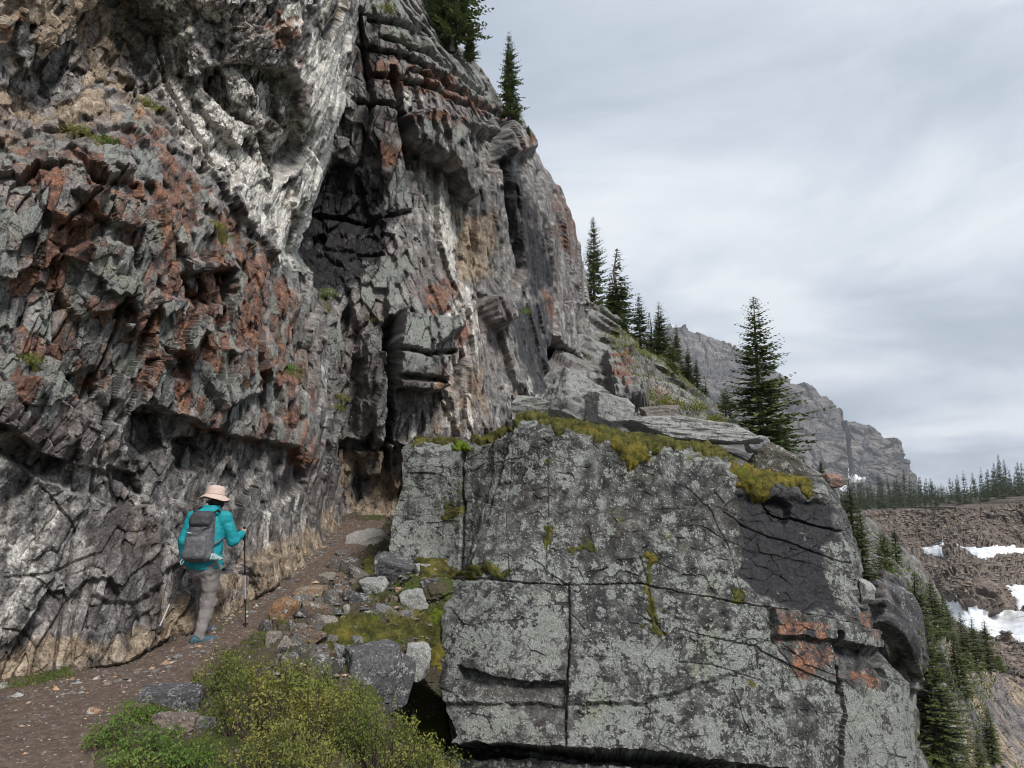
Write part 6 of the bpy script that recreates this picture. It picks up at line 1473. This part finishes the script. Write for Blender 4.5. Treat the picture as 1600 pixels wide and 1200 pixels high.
strap('shoulder_strap', [(-0.05, -0.02, 0.50), (-0.11, 0.05, 0.53), (-0.14, 0.17, 0.45)], 0.018, M_PACKD, pack)
strap('hip_belt', [(0.14, -0.02, 0.16), (0.195, 0.03, 0.20), (0.20, 0.14, 0.22)], 0.011, M_PACK, pack)
strap('compression_strap', [(-0.10, -0.155, 0.33), (0.02, -0.20, 0.30), (0.15, -0.13, 0.36)], 0.006, M_PACKD, pack)
strap('pull_cord', [(-0.12, -0.14, 0.02), (-0.14, -0.16, -0.02), (-0.12, -0.17, -0.05), (-0.10, -0.16, -0.01)], 0.005, M_POLES, pack)
strap('buckle', [(-0.075, -0.175, 0.29), (-0.03, -0.19, 0.285)], 0.010, M_POLES, pack)
# ---- trekking poles
def pole(grip, tip, label):
    g_ = np.array(grip); tp = np.array(tip); d_ = tp - g_
    e = empty('trekking_pole', Vector(tp)); tag(e, label, 'trekking pole', 'trekking poles of the hiker')
    at_ = lambda f_: g_ + d_ * f_ - tp
    strap('grip', [at_(-0.05), at_(0.0), at_(0.09)], 0.016, M_POLEK, e)
    strap('upper_shaft', [at_(0.09), at_(0.42)], 0.009, M_POLEK, e)
    strap('middle_shaft', [at_(0.42), at_(0.72)], 0.008, M_POLES, e)
    strap('lower_shaft', [at_(0.72), at_(0.98)], 0.007, M_POLEK, e)
    for f_ in (0.42, 0.71): strap('clamp', [at_(f_ - 0.02), at_(f_ + 0.02)], 0.014, M_POLEK, e)
    v_, f2 = tube([at_(0.945), at_(0.955)], [0.028, 0.028], 10); mesh_np('basket', v_, f2, M_POLEK, None, False, e)
    strap('wrist_strap', [at_(-0.04), at_(0.02) + [-0.03, -0.02, 0], at_(0.07) + [-0.035, -0.02, 0], at_(0.05)], 0.006, M_POLEK, e)
hr = np.array(H0) + np.array(ha_r) + [0.0, 0.022, 0.0]
pole(hr, np.array(ground.pos(384, 982)) + [0, 0, 0.0], 'upright black trekking pole planted ahead in the right hand')
hl = np.array(H0) + np.array(ha_l) + [0.0, 0.022, 0.0]
pole(hl, np.array(ground.pos(229, 1024)) + [0, 0, 0.0], 'slanted trekking pole trailing behind from the left hand')
# ================================================================== HAZE
hz = bpy.data.meshes.new('haze'); bm = bmesh.new()
bmesh.ops.create_cube(bm, size=1.0)
for v_ in bm.verts: v_.co = Vector((v_.co.x * 9400, v_.co.y * 9400, -100 + (v_.co.z + 0.5) * 1100))
bm.to_mesh(hz); bm.free()
m = bpy.data.materials.new('haze'); m.use_nodes = True; t = m.node_tree; t.nodes.clear()
o_ = t.nodes.new('ShaderNodeOutputMaterial'); pv = t.nodes.new('ShaderNodeVolumePrincipled')
pv.inputs['Color'].default_value = (0.86, 0.91, 1.0, 1); pv.inputs['Density'].default_value = 0.00009
t.links.new(pv.outputs[0], o_.inputs['Volume'])
hz.materials.append(m); ho = bpy.data.objects.new('haze', hz); C.objects.link(ho)
tag(ho, 'thin haze that veils the far mountain', kind='stuff')
